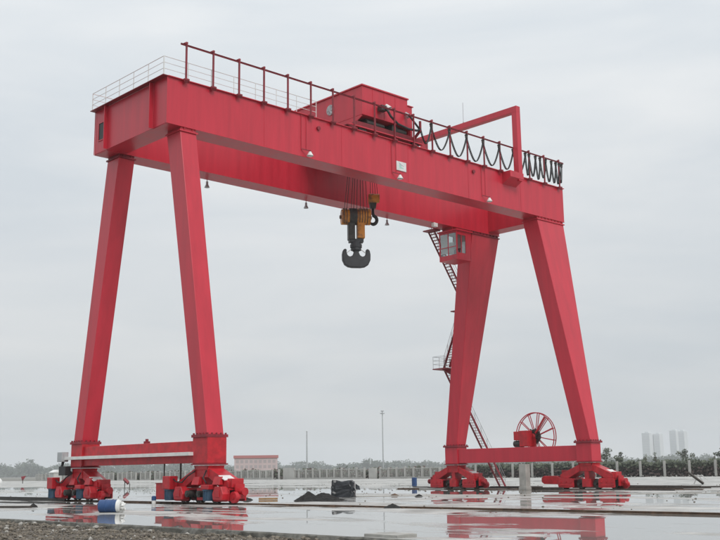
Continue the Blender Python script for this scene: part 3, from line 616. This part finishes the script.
ah = empty('auxiliary_hook_block', (21.9, 4.5, 20.6), 'small auxiliary hook block with brown casing and black single hook', 'hook block')
AO = Vector((-21.9, -4.5, -20.6))
def apart(mb, name, mat, bevel=0): o = mb.build(name, mat, ah, bevel=bevel); o.location = AO; return o
hc2 = Vector((21.9, 4.5, 0))
def AP(a, b, z): return hc2 + ca * a + cb * b + up * z
m = MB(); m.cyl(AP(-.30, 0, 22.78), AP(.30, 0, 22.78), .42, 20); m.cyl(AP(.30, 0, 22.85), AP(.50, 0, 22.85), .36, 18); apart(m, 'sheave_casing', ORANGE, .03)
m = MB(); m.hexa([AP(-.22, -.2, 22.0), AP(.22, -.2, 22.0), AP(.22, .2, 22.0), AP(-.22, .2, 22.0)], [AP(-.28, -.26, 22.6), AP(.28, -.26, 22.6), AP(.28, .26, 22.6), AP(-.28, .26, 22.6)]); apart(m, 'side_plate', STEEL, .03)
m = MB(); pts = [AP(0, 0, 22.05), AP(0, 0, 21.6)]; rad = [.10, .12]
for k in range(13):
    t = R(80) - k * R(255) / 12; pts.append(AP(.0 + .30 * cos(t), 0, 21.08 + .34 * sin(t))); rad.append(.14 if k < 9 else .14 - .025 * (k - 8))
m.tube(pts, rad, 10); apart(m, 'hook', BLACK)
for a in (-.2, 0, .2, .38):
    m = MB(); m.cyl(AP(a, -.1, 22.8), (21.75 + a, 4.4, 26.05), .024, 6); apart(m, 'wire_rope', STEEL)

# ------------------------------------------------------------------ rails
def crane_rail(x, ya, yb, lab, mat):
    r = empty('crane_rail', (x, (ya + yb) / 2, 0), lab, 'rail', 'rails under the gantry crane'); d = Vector((-x, -(ya + yb) / 2, 0))
    m = MB(); m.box(x - .08, x + .08, ya, yb, .002, .024); m.box(x - .02, x + .02, ya, yb, .024, .055); m.box(x - .045, x + .045, ya, yb, .055, .085); m.build('rail_profile', mat, r, d)
    clip = MB().box(-.20, .20, -.06, .06, .003, .045).mesh('rail_clip', mat); y = ya + .5
    while y < yb:
        if abs(y - 4.5) < 26: link('rail_clip', clip, r, Vector((0, y - (ya + yb) / 2, 0)))
        y += 1.2
crane_rail(XL, -44, 36, 'nearer long rusty crane rail running under the left crane legs', RUST)
crane_rail(XR, -12.6, 19.2, 'farther rusty crane rail under the right crane legs', RUST)
fd = MB(); fd.box(XR - .55, XR + .55, 12.9, 15.9, .001, .10); tag(fd.build('rail_plinth', PALEC, bevel=.02), 'pale concrete plinth under the far end of the right rail', 'plinth')

# ------------------------------------------------------------------ things on the ground
m = MB(); m.box(.95, 1.15, 13.2, 24.6, .002, .03); m.box(.95, 1.15, 13.2, 24.6, .20, .23); m.box(1.02, 1.08, 13.2, 24.6, .03, .20)
tag(m.build('steel_beam', STEEL), 'long black steel beam lying beside the left rail beyond the crane', 'steel beam')
m = MB(); m.box(.93, 1.17, 25.6, 40, .002, .035); m.box(.93, 1.17, 25.6, 40, .29, .325); m.box(1.01, 1.09, 25.6, 40, .035, .29)
tag(m.build('steel_beam', STEEL), 'black steel beam at the left picture edge beside the rail', 'steel beam')
m = MB(); m.cyl((.9, 24.9, .16), (1.2, 25.3, .16), .15, 12); m.box(.85, 1.25, 24.95, 25.25, .0, .06); tag(m.build('red_bucket', DKRED), 'small dark red bucket lying in the gap between two black beams', 'bucket')

# lying blue drum with a white end
dr = empty('lying_drum', (-8.4, -9.1, 0), 'blue drum with a white end lying on its side in a puddle', 'drum')
ax = Vector((.60, -.80, 0))
def DP(t, r=0, z=.29): return tuple(ax * t + Vector((0, 0, z)))
m = MB()
ts = [(-.46, .27), (-.45, .29), (-.16, .29), (-.15, .305), (-.12, .305), (-.11, .29), (.14, .29), (.15, .305), (.18, .305), (.19, .29), (.40, .29)]
for (t0, r0), (t1, r1) in zip(ts[:-1], ts[1:]): m.cyl(DP(t0), DP(t1), r0, 24, r2=r1, caps=False)
m.cyl(DP(-.461), DP(-.455), .27, 24); m.cyl(DP(.36), DP(.37), .285, 24); m.build('body', DRUM, dr)
m = MB(); m.cyl(DP(.40), DP(.52), .295, 24, r2=.27); m.cyl(DP(.52), DP(.55), .25, 24, r2=.2); m.build('white_end', WHITE, dr)
m = MB()
for k in range(9): stone(m, ax.x * .62 + random.uniform(-.1, .1), ax.y * .62 + random.uniform(-.12, .12), .06 + k * .045, .12, 0)
m.build('foam_scrap', WHITE, dr)

def canister(x, y, lab, h, r):
    o = empty('canister', (x, y, 0), lab, 'canister')
    m = MB(); m.cyl((0, 0, .005), (0, 0, h * .45), r, 18); m.build('base', WHITE, o)
    m = MB(); m.cyl((0, 0, h * .45), (0, 0, h * .92), r * 1.12, 18); m.cyl((0, 0, h * .92), (0, 0, h), r * 1.12, 18, r2=r * .6); m.build('top', DRUM, o)
canister(.15, .75, 'small blue and white canister standing before the near rail', .46, .12)

def upright_drum(x, y, lab):
    o = empty('upright_drum', (x, y, 0), lab, 'drum'); m = MB(); pr = [(.005, .28), (.3, .29), (.31, .305), (.34, .305), (.35, .29), (.62, .29), (.63, .305), (.66, .305), (.67, .29), (.92, .29), (.95, .27)]
    for (z0, r0), (z1, r1) in zip(pr[:-1], pr[1:]): m.cyl((0, 0, z0), (0, 0, z1), r0, 22, r2=r1, caps=False)
    m.build('body', DRUM, o); m = MB(); m.cyl((0, 0, .90), (0, 0, .92), .275, 22); m.cyl((.15, 0, .92), (.15, 0, .95), .04, 8); m.build('lid', DRUM, o)
upright_drum(52.2, 29.9, 'upright blue drum on the far wet ground left of the far right bogie')

m = MB(); m.cyl((14.2, 17.3, 0), (14.2, 17.3, 2.3), .03, 8); m.cyl((14.2, 17.3, 0), (14.2, 17.3, .05), .2, 12); tag(m.build('marker_pole', GREY), 'thin grey marker pole standing between the two left bogies', 'pole')

def blob(name, mat, c, rx, ry, h, lab, cat, n=22, jag=.18, sharp=1.4, smooth=True, fold=0.0):
    m = MB(); vs_, fs = [], []; rings = 9
    ph = [random.uniform(0, 6.28) for _ in range(6)]
    for j in range(rings + 1):
        t = j / rings
        for i in range(n):
            a = 2 * pi * i / n; rr = 1 + jag * (sin(3 * a + ph[0]) * .5 + sin(5 * a + ph[1]) * .3 + sin(8 * a + ph[2] + t * 3) * .3)
            k = (1 - t ** sharp); z = h * t * (1 + .22 * sin(2 * a + ph[3]) * (1 - t)) + fold * sin(9 * a + ph[4]) * .05
            f_ = 1 + fold * .06 * sin(13 * a + ph[5] + 5 * t)
            vs_.append((c[0] + rx * rr * k * cos(a) * f_, c[1] + ry * rr * k * sin(a) * f_, max(0, z) + random.uniform(-.02, .02) * (j > 0)))
    for j in range(rings):
        for i in range(n): fs.append((j * n + i, j * n + (i + 1) % n, (j + 1) * n + (i + 1) % n, (j + 1) * n + i))
    fs.append(tuple(rings * n + i for i in range(n)))
    m.add(vs_, fs, 0, smooth); return tag(m.build(name, mat), lab, cat)
m = MB(); nn = 40; hv = []
for j in range(nn + 1):
    for i in range(nn + 1):
        u, v = (i / nn - .5) * 3.2, (j / nn - .5) * 3.6
        d1 = math.hypot(u * .9, (v + .42) * 1.0); d2 = math.hypot((u - .1) * 1.0, (v - .55) * .85)
        h_ = max(.60 * (1 - d1 / .95), .52 * (1 - d2 / 1.15), -.05) + .05 * sin(u * 7 + v * 3) * sin(v * 6) + random.uniform(-.028, .028)
        hv.append((8.15 + u * .66 + v * .62, -4.35 - u * .0 + u * .72 - v * .76, h_ - .03))
m.add(hv, [(j * (nn + 1) + i, j * (nn + 1) + i + 1, (j + 1) * (nn + 1) + i + 1, (j + 1) * (nn + 1) + i) for j in range(nn) for i in range(nn)
           if max(hv[k_][2] for k_ in (j * (nn + 1) + i, j * (nn + 1) + i + 1, (j + 1) * (nn + 1) + i + 1, (j + 1) * (nn + 1) + i)) > -.02], 0, False)
tag(m.build('soil_heap', SOIL), 'low black soil heap with two humps beside the wrapped bundle', 'soil heap')
# wrapped bundle
m = MB(); vs_, fs = [], []; n = 28; rings = 8; bc = Vector((15.3, 1.05, 0))
for j in range(rings + 1):
    t = j / rings
    for i in range(n):
        a = 2 * pi * i / n; e = .35; cx_ = abs(cos(a)) ** e * (1 if cos(a) > 0 else -1); sy_ = abs(sin(a)) ** e * (1 if sin(a) > 0 else -1)
        k = (1 - .10 * t + .04 * sin(6 * a + 5 * t) + .03 * sin(15 * a - 4 * t)) * (1 if j < rings else .82)
        q = bc + Vector((.66, -.75, 0)) * (cx_ * .82 * k) + Vector((.75, .66, 0)) * (sy_ * .6 * k)
        q += Vector((random.uniform(-.05, .05), random.uniform(-.05, .05), 0)); cn = abs(sin(2 * a)) ** 3; vs_.append((q.x, q.y, 1.08 * t + (.05 * sin(5 * a + 1) + random.uniform(-.05, .05)) * (t > .1) + (.16 * cn if j == rings - 1 else (-.02 if j == rings else 0))))
for j in range(rings):
    for i in range(n): fs.append((j * n + i, j * n + (i + 1) % n, (j + 1) * n + (i + 1) % n, (j + 1) * n + i))
fs.append(tuple(rings * n + i for i in range(n)))
wb = empty('wrapped_bundle', (0, 0, 0), 'bulky bundle wrapped in black plastic sheet beside the soil heap', 'bundle')
m.add(vs_, fs, 0, False); m.build('sheet', TARP, wb)
m = MB(); q = bc + Vector((.66, -.75, 0)) * .78; m.hexa([q + Vector(v) for v in ((-.25, -.45, .5), (.1, -.5, .45), (.2, -.3, .5), (-.1, -.2, .55))], [q + Vector(v) for v in ((-.2, -.42, .85), (.1, -.4, .72), (.15, -.25, .75), (-.1, -.2, .9))]); m.build('sheet_flap', TARP, wb, bevel=.03)

def plank(a, b, w_, h_, mat, lab, name='plank', cat='plank', group=None):
    m = MB(); m.bar(a, b, w_, h_); return tag(m.build(name, mat, bevel=.006), lab, cat, group)
plank((8.1, 1.1, .07), (9.0, .3, .07), .22, .12, WOOD, 'short pale brown wood offcut on the wet yard near the left bogie')
blob('soil_clod', SOIL, (7.7, 1.8, 0), .35, .45, .16, 'small dark clod beside the pale brown wood offcut', 'clod')
blob('soil_clod', SOIL, (17.6, -3.9, 0), .22, .3, .16, 'small dark clod on the yard right of the wrapped bundle', 'clod')
blob('soil_clod', RUST, (18.6, -.6, 0), .22, .42, .17, 'small brown clod behind the right corner of the wrapped bundle', 'clod')
plank((-8.0, 3.6, .05), (-7.0, 1.6, .05), .16, .10, TIMBER, 'short dark plank lying in the puddle at the left picture edge')
blob('soil_clod', SOIL, (-6.6, 2.2, 0), .22, .26, .22, 'dark lump beside the short plank at the left edge', 'clod')
blob('soil_clod', SOIL, (1.5, -17.6, .0), .35, .5, .2, 'dark lump of mud lying on the near rail in mid picture', 'clod')
# timbers and scrap steel about the right rail
tims = [((39.8, -5.7, .09), (41.4, -12.6, .09), .3, .18), ((40.6, -5.4, .08), (43.4, -13.2, .12), .24, .16), ((40.0, -6.4, .26), (42.2, -14.0, .20), .22, .14), ((42.5, -7, .07), (45.5, -12.5, .07), .3, .14), ((39.3, -7.2, .22), (40.3, -11.0, .24), .18, .16)]
labs = ['dark timber nearest the right bogie in the scrap row', 'second long dark timber in the scrap row right of the bogie', 'long dark timber lying on top of the scrap row by the right bogie', 'dark timber lying farthest back in the scrap row at right', 'short dark timber on top of the scrap row beside the rail end']
for (a, b, w_, h_), lb in zip(tims, labs): plank((a[0], a[1] + 1.0, a[2]), (a[0] + (b[0] - a[0]) * .8, a[1] + 1.0 + (b[1] - a[1]) * .72, b[2]), w_, h_, TIMBER, lb, 'timber', 'timber', 'timbers about the right rail')
plank((37.6, 3.3, .10), (37.9, -.6, .10), .4, .2, TIMBER, 'dark timber before the red anchor box of the right bogie', 'timber', 'timber')
plank((37.4, -5.6, .05), (36.9, -11.4, .05), .14, .08, STEEL, 'thin dark bar lying in the puddle right of the right bogie', 'steel_bar', 'bar')
plank((41.2, 17.5, .10), (41.9, 7.0, .10), .12, .12, STEEL, 'thin dark steel bar on the ground behind the far right bogie', 'steel_bar', 'bar')
plank((42.2, 10.5, .12), (42.6, 5.0, .12), .3, .16, TIMBER, 'dark timber lying at the foot of the red stair', 'timber', 'timber')
m = MB(); m.box(36.5, 37.1, 1.95, 2.65, 0, 2.1); m.box(36.45, 37.15, 1.9, 2.7, 0, .25); tag(m.build('concrete_post', CONC, bevel=.02), 'grey concrete post standing under the far sill beam', 'concrete post')
# leaning board
lb_ = empty('leaning_board', (62.5, 1.2, 0), 'dark board leaning on a white trestle on the far right wet ground', 'board')
m = MB(); m.bar((-.45, .55, 1.15), (.2, -.65, .05), .35, .10, upv=(.3, .3, 1)); m.build('board', TIMBER, lb_)
m = MB(); m.bar((.0, .3, 0), (.1, -.2, .9), .08, .08); m.bar((.5, -.6, 0), (.2, -.15, .9), .08, .08); m.bar((.1, .3, .85), (.3, -.6, .85), .08, .08); m.bar((.3, -.5, .85), (.6, -.9, .4), .30, .05); m.build('trestle', WHITE, lb_)
plank((66, -1.5, .10), (66.6, -3.0, .10), .3, .2, TIMBER, 'short dark timber at the right picture edge', 'timber', 'timber')
for a, b, w_, h_, lb in (((43.0, -2.5, .06), (44.2, -6.5, .06), .22, .1, 'short dark plank behind the near right bogie'), ((47.5, -4.0, .05), (49.5, -8.8, .05), .3, .1, 'dark plank lying flat beyond the scrap row'), ((36.6, -7.4, .05), (37.3, -9.3, .05), .3, .1, 'dark wet board before the scrap row at right'), ((44.5, 3.0, .08), (44.8, .5, .08), .3, .16, 'dark timber behind the concrete post'), ((46.0, 24.0, .05), (45.0, 21.0, .05), .25, .1, 'dark plank lying left of the far right bogie')):
    plank(a, b, w_, h_, TIMBER, lb)
# small red slanted board and far red thing
rb = empty('red_board', (38.2, 68, 0), 'small red slanted board standing far behind the left bogies', 'board')
m = MB(); m.bar((-.15, .2, 1.15), (.22, -.28, .62), .6, .30, upv=(.3, .3, 1)); m.build('board', DKRED, rb)
m = MB(); m.cyl((-.1, .1, 0), (-.1, .1, 1.0), .05, 8); m.cyl((.3, -.45, 0), (.3, -.45, .6), .05, 8); m.build('support', STEEL, rb)
rt = empty('red_marker', (80, 185, 0), 'red marker on a post far off at the left', 'marker'); rt.scale = (.75, .75, .85)
m = MB(); m.cyl((0, 0, 0), (0, 0, 1.3), .12, 8); m.build('post', STEEL, rt)
m = MB(); m.hexa([(-.2, .2, .9), (.1, -.1, .9), (.2, 0, .9), (-.1, .3, .9)], [(-.4, .4, 1.9), (.7, -.6, 2.1), (.8, -.5, 2.1), (-.3, .5, 1.9)]); m.build('panel', DKRED, rt)
# white tank dome, hut
m = MB(); rings = 5
for j in range(rings):
    a0, a1 = j / rings * pi / 2, (j + 1) / rings * pi / 2; m.cyl((0, 0, 1.4 * sin(a0)), (0, 0, 1.4 * sin(a1)), 1.4 * cos(a0), 20, r2=1.4 * cos(a1), caps=False)
o = m.build('white_dome', WHITE); o.location = (95, 232, 0); tag(o, 'small white dome on the ground at the far left edge', 'dome')
ht = empty('white_hut', (94, 196, 0), 'small pale hut on the far left wet ground', 'hut')
m = MB(); m.box(-1.1, 1.1, -1.1, 1.1, 0, 2.5); m.build('wall', PALEC, ht); m = MB(); m.prism([(-1.4, 2.5), (1.4, 2.5), (0, 3.2)], -1.3, 1.3, 'y'); m.build('roof', WHITE, ht); m = MB(); m.box(-1.12, -1.1, -.4, .4, 0, 2.0); m.build('door', GREY, ht)
m = MB(); a_ = Vector((15.2, 2.8, 0)); b2 = Vector((35.5, -24.5, 0)); m.bar(a_ + Vector((0, 0, .012)), b2 + Vector((0, 0, .012)), 1.3, .03); tag(m.build('concrete_strip', YSTRIP), None, None, kind='structure')
# loose concrete fragment at the slab edge
m = MB(); m.prism([(-14.15, -33.5), (-13.7, -33.35), (-13.35, -33.42), (-13.1, -33.0), (-13.2, -32.6), (-13.02, -32.25), (-13.5, -32.1), (-13.8, -32.3), (-14.1, -32.2)], -.1, .075, 'z')
tag(m.build('concrete_fragment', CONC, bevel=.008), 'broken grey concrete slab piece at the near end of the slab edge', 'concrete slab')
# scattered grit on the yard
m = MB()
for i in range(500):
    x = random.uniform(2, 70); y = random.uniform(-30, 60); r = random.uniform(.02, .07); stone(m, x, y, r * .3, r)
tag(m.build('scattered_grit', STONE, fix=False), 'scattered grit and small lumps on the wet yard', 'grit', kind='stuff')

# ------------------------------------------------------------------ perimeter fences
def fence_panel_mesh():
    m = MB(); m.box(-.10, .10, 0, 2.3, 0, .40, 0); m.box(-.09, .09, 0, 2.3, 2.22, 2.38, 0)
    for k in range(5): m.box(-.06, .06, .18 + k * .46, .27 + k * .46, .40, 2.22, 0)
    return m.mesh('fence_panel', PALEC)
fpm = fence_panel_mesh(); pil = MB().box(-.18, .18, -.20, .20, 0, 2.6).mesh('pillar', PALEC)
fe = empty('perimeter_fence', (140, 190, 0), 'long pale concrete baluster fence across the far side of the yard', 'fence')
y = 104.0; k = 0
while y < 300:
    gate = abs(y - 159) < 2.6 or abs(y - 128) < 1.3 or abs(y - 222) < 1.3 or abs(y - 232) < 1.3
    if not gate and random.random() > .04:
        fp_ = link('fence_panel', fpm, fe, (random.uniform(-.05, .05), y + .2 - 190, random.uniform(-.10, .04))); fp_.rotation_euler = (random.uniform(-.02, .02), random.uniform(-.04, .04), 0)
    pl_ = link('pillar', pil, fe, (0, y - 190, 0)); pl_.scale.z = random.uniform(.92, 1.06); pl_.rotation_euler.x = random.uniform(-.015, .015)
    y += 2.7; k += 1
for ya, yb, h_ in ((157.0, 161.5, 2.9), (126.9, 129.4, 2.5)):
    m = MB(); m.box(-.2, .2, ya - 190, yb - 190, 0, h_); m.build('gate_wall', PALEC, fe)

def leaves(mb, c, rx, ry, rz, n, s, mi=0, shell=.55):
    for _ in range(n):
        while True:
            p = Vector((random.uniform(-1, 1), random.uniform(-1, 1), random.uniform(-1, 1)))
            if shell < p.length < 1: break
        q = Vector((c[0] + p.x * rx, c[1] + p.y * ry, c[2] + p.z * rz)); a = Vector((random.gauss(0, 1), random.gauss(0, 1), random.gauss(0, 1))).normalized(); b = a.orthogonal().normalized(); k = s * random.uniform(.6, 1.3)
        mb.add([q - a * k, q + b * k * .6, q + a * k, q - b * k * .6], [(0, 1, 2, 3)], mi)
# hedge and scrub behind the fences (stuff)
m = MB()
for i in range(11000):
    y = random.uniform(100, 300); leaves(m, (142.2 + random.uniform(-.8, 1.6), y, random.uniform(.1, 2.3 + .3 * sin(y * .5))), .4, .4, .4, 1, .42, 0 if random.random() < .6 else 1)
tag(m.build('hedge', [LEAF, BROWNH], fix=False), 'dark hedge seen through the baluster fence', 'hedge', kind='stuff')
m = MB()
for i in range(15000):
    y = random.uniform(24, 108); z = random.random() ** .8 * (2.75 + .18 * sin(y * .7) + .10 * sin(y * 2.1)); leaves(m, (152.5 + random.uniform(-.9, 2.2), y, z), .4, .4, .4, 1, .40, 0 if z > 1.1 + random.random() else 1)
tag(m.build('hedge', [LEAF, BROWNH], fix=False), 'green and brown scrub hedge along the right fence', 'hedge', kind='stuff')
f2 = empty('post_and_wire_fence', (150.6, 66, 0), 'fence of pale concrete posts and wires before the right hedge', 'fence')
pm2 = MB().box(-.16, .16, -.20, .20, 0, 3.0).mesh('fence_post', PALEC)
y = 30.6
while y < 106:
    link('fence_post', pm2, f2, (0, y - 66, 0)); y += 5.35
for z in (.6, 1.2, 1.8, 2.4):
    w_ = MB(); w_.box(-.015, .015, 30.6 - 66, 104 - 66, z, z + .025); w_.build('wire', STEEL, f2)

# ------------------------------------------------------------------ trees
def tree(x, y, h, cw, lab, seed, dens=900, trunk=True, mats=None):
    random.seed(seed); o = empty('tree', (x, y, -.2), lab, 'tree', 'trees beyond the right fence')
    t_ = MB(); t_.tube([(0, 0, 0), (.1, .05, h * .3), (.0, -.05, h * .55), (.08, .0, h * .85)], [.16, .13, .09, .03], 7)
    br = []
    for k in range(7):
        a = random.uniform(0, 6.28); z = h * random.uniform(.3, .7); l = cw * random.uniform(.5, .95); e = Vector((l * cos(a), l * sin(a), z + l * .6)); t_.tube([(0, 0, z), e * .5 + Vector((0, 0, z * .5 + .1)), e], [.07, .05, .02], 5); br.append(e)
    t_.build('trunk', BARK, o)
    c = MB()
    for e in br + [Vector((0, 0, h * .88)), Vector((.3, .2, h * .75)), Vector((-.3, .1, h * .65))]:
        r = cw * random.uniform(.32, .55); leaves(c, e, r, r, r * .8, dens // 10, .17, 0, .3)
    c.build('crown', LEAF, o, fix=False)
tree(161.5, 77.8, 6.6, 1.9, 'tall loose tree just right of the crane above the hedge', 11)
tree(163.5, 75.5, 5.6, 1.3, 'slimmer tree beside the tall loose tree above the hedge', 12)
tree(167, 71.5, 4.9, 1.1, 'thin sparse sapling above the hedge right of the two trees', 13, 240)
tree(188.5, 82.3, 5.6, 1.0, 'small dark leaning tree above the middle of the right hedge', 14, 420)
tree(187.6, 74.0, 6.2, 1.9, 'rounded tree standing alone above the right hedge', 15, 1000)
tree(190, 68.0, 5.4, .9, 'thin sparse sapling left of the right picture edge', 16, 260)
tree(186.8, 64.4, 6.6, 1.4, 'tree cut by the right picture edge above the hedge', 17, 700)
random.seed(99)
# far tree line on the horizon (one mass)
C0 = Vector((-33.6, -52.9, 0))
def polar(pxl, d):        # bearing given as the tangent offset from the view axis
    fx = Vector((cf.x, cf.y, 0)); rx = Vector((cr.x, cr.y, 0)); v = (fx * 1043.9 + rx * pxl).normalized(); return C0 + v * d
m = MB()
b_ = -470
while b_ < 470:
    d = random.uniform(2000, 2400); p = polar(b_, d); hh = random.uniform(18, 33) * (1.1 if b_ < -190 else .88); rr = random.uniform(12, 23)
    for k in range(4):
        leaves(m, (p.x + random.uniform(-6, 6), p.y + random.uniform(-6, 6), hh * random.uniform(.35, .7)), rr * .8, rr * .8, hh * .34, 90, 2.3, 0, .1)
    leaves(m, (p.x, p.y, 4.5), rr * 1.6, rr * 1.6, 8, 110, 3.0, 0, .1)
    b_ += random.uniform(3.2, 6.5)
tag(m.build('distant_tree_line', LEAFD, fix=False), 'hazy line of trees along the horizon', 'tree line', kind='stuff')
m = MB()      # low far hills
pr = []
for i in range(81):
    t = i / 80; b_ = -560 + 1120 * t; p = polar(b_, 2500); h_ = 14 + 12 * sin(t * 9 + 1) * sin(t * 4.3) + 5 * sin(t * 31); q = polar(b_, 2950); pr.append((p, Vector((polar(b_, 2700).x, polar(b_, 2700).y, max(4, h_))), q))
vv = []
for p, t_, q in pr: vv += [(p.x, p.y, -.3), tuple(t_), (q.x, q.y, -.3)]
m.add(vv, [(3 * i, 3 * i + 3, 3 * i + 4, 3 * i + 1) for i in range(80)] + [(3 * i + 1, 3 * i + 4, 3 * i + 5, 3 * i + 2) for i in range(80)], 0, True); tag(m.build('hills', LEAFD), None, None, kind='structure')

# far buildings and masts
bd = empty('red_roofed_building', (344, 439, 0), 'pale building with a reddish roof in the haze right of the left leg', 'building')
ux = (Vector((353.5, 431.4, 0)) - Vector((334.3, 446.1, 0))).normalized(); uy = Vector((-ux.y, ux.x, 0))
if uy.y < 0: uy = -uy
def bp(m_, a0, a1, b0, b1, z0, z1):
    q = [ux * a + uy * b for a, b in ((a0, b0), (a1, b0), (a1, b1), (a0, b1))]; m_.hexa([(*v.xy, z0) for v in q], [(*v.xy, z1) for v in q]); return m_
bp(MB(), -12.5, 12.5, 0, 9, 0, 10.2).build('wall', BWALL, bd); bp(MB(), -13, 13, -.5, 9.5, 10.2, 11.8).build('roof', BROOF, bd)
for r_ in range(3):
    for k in range(9): bp(MB(), -11.6 + k * 2.65, -9.9 + k * 2.65, -.06, -.004, 1.4 + r_ * 3.0, 3.2 + r_ * 3.0).build('window', PALEWIN, bd)
bd2 = empty('low_building', (322, 455, 0), 'low pale building with reddish roof beside the left leg in haze', 'building')
bp(MB(), -6, 6, 0, 8, 0, 8.0).build('wall', BWALL, bd2); bp(MB(), -6.3, 6.3, -.4, 8.4, 8.0, 9.2).build('roof', BROOF, bd2)
for k in range(4): bp(MB(), -5 + k * 2.7, -3.4 + k * 2.7, -.06, -.004, 4.6, 6.6).build('window', PALEWIN, bd2)
def mast(x, y, h, r, lab, head):
    o = empty('light_mast', (x, y, -.2), lab, 'mast'); m = MB(); m.cyl((0, 0, 0), (0, 0, h), r, 10, r2=r * .55); m.build('pole', GREY, o)
    m = MB()
    if head: m.cyl((0, 0, h - 1.2), (0, 0, h - .9), 1.0, 12); m.cyl((0, 0, h - .2), (0, 0, h + .1), .7, 12)
    else: m.cyl((0, 0, h), (0, 0, h + .3), r * .8, 10)
    m.build('head', GREY, o)
mast(237.8, 267.7, 17.6, .36, 'shorter plain grey pole rising above the fence', False)
mast(281.0, 268.8, 27.2, .30, 'tall slim light mast rising right of the shorter pole', True)
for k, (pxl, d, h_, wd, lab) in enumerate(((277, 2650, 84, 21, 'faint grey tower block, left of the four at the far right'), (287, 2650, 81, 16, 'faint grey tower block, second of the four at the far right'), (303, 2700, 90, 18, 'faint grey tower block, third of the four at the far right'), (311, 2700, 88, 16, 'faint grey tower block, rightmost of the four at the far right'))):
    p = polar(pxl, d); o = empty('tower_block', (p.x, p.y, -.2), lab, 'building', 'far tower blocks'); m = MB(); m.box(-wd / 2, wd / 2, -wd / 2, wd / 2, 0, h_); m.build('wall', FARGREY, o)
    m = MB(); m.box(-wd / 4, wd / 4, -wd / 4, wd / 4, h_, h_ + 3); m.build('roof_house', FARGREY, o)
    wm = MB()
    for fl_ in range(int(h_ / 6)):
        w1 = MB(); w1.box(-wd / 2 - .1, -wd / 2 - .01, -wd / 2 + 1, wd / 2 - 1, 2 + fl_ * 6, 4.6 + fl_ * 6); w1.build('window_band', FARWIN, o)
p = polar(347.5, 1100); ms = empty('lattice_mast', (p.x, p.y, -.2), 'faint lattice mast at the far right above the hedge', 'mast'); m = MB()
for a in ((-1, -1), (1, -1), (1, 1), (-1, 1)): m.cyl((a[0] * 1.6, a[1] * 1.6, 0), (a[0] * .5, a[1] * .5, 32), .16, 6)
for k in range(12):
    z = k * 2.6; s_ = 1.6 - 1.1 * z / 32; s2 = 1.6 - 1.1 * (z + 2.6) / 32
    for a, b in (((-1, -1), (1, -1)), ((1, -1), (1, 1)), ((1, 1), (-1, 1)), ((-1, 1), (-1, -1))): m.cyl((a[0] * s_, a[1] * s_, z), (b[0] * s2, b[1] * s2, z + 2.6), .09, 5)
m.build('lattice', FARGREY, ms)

# ------------------------------------------------------------------ haze
me = MB().box(-3000, 3300, -3000, 3300, -1.5, 110)
hm = bpy.data.materials.new('haze_air'); hm.use_nodes = True; t = hm.node_tree; t.nodes.clear()
o1 = t.nodes.new('ShaderNodeOutputMaterial'); pv = t.nodes.new('ShaderNodeVolumePrincipled'); pv.inputs['Color'].default_value = (.94, .97, 1, 1); pv.inputs['Density'].default_value = .0002; pv.inputs['Anisotropy'].default_value = 0.0
t.links.new(pv.outputs[0], o1.inputs['Volume'])
ho = me.build('haze', hm); tag(ho, 'thin pale haze in the air over the whole yard', 'haze', kind='stuff')
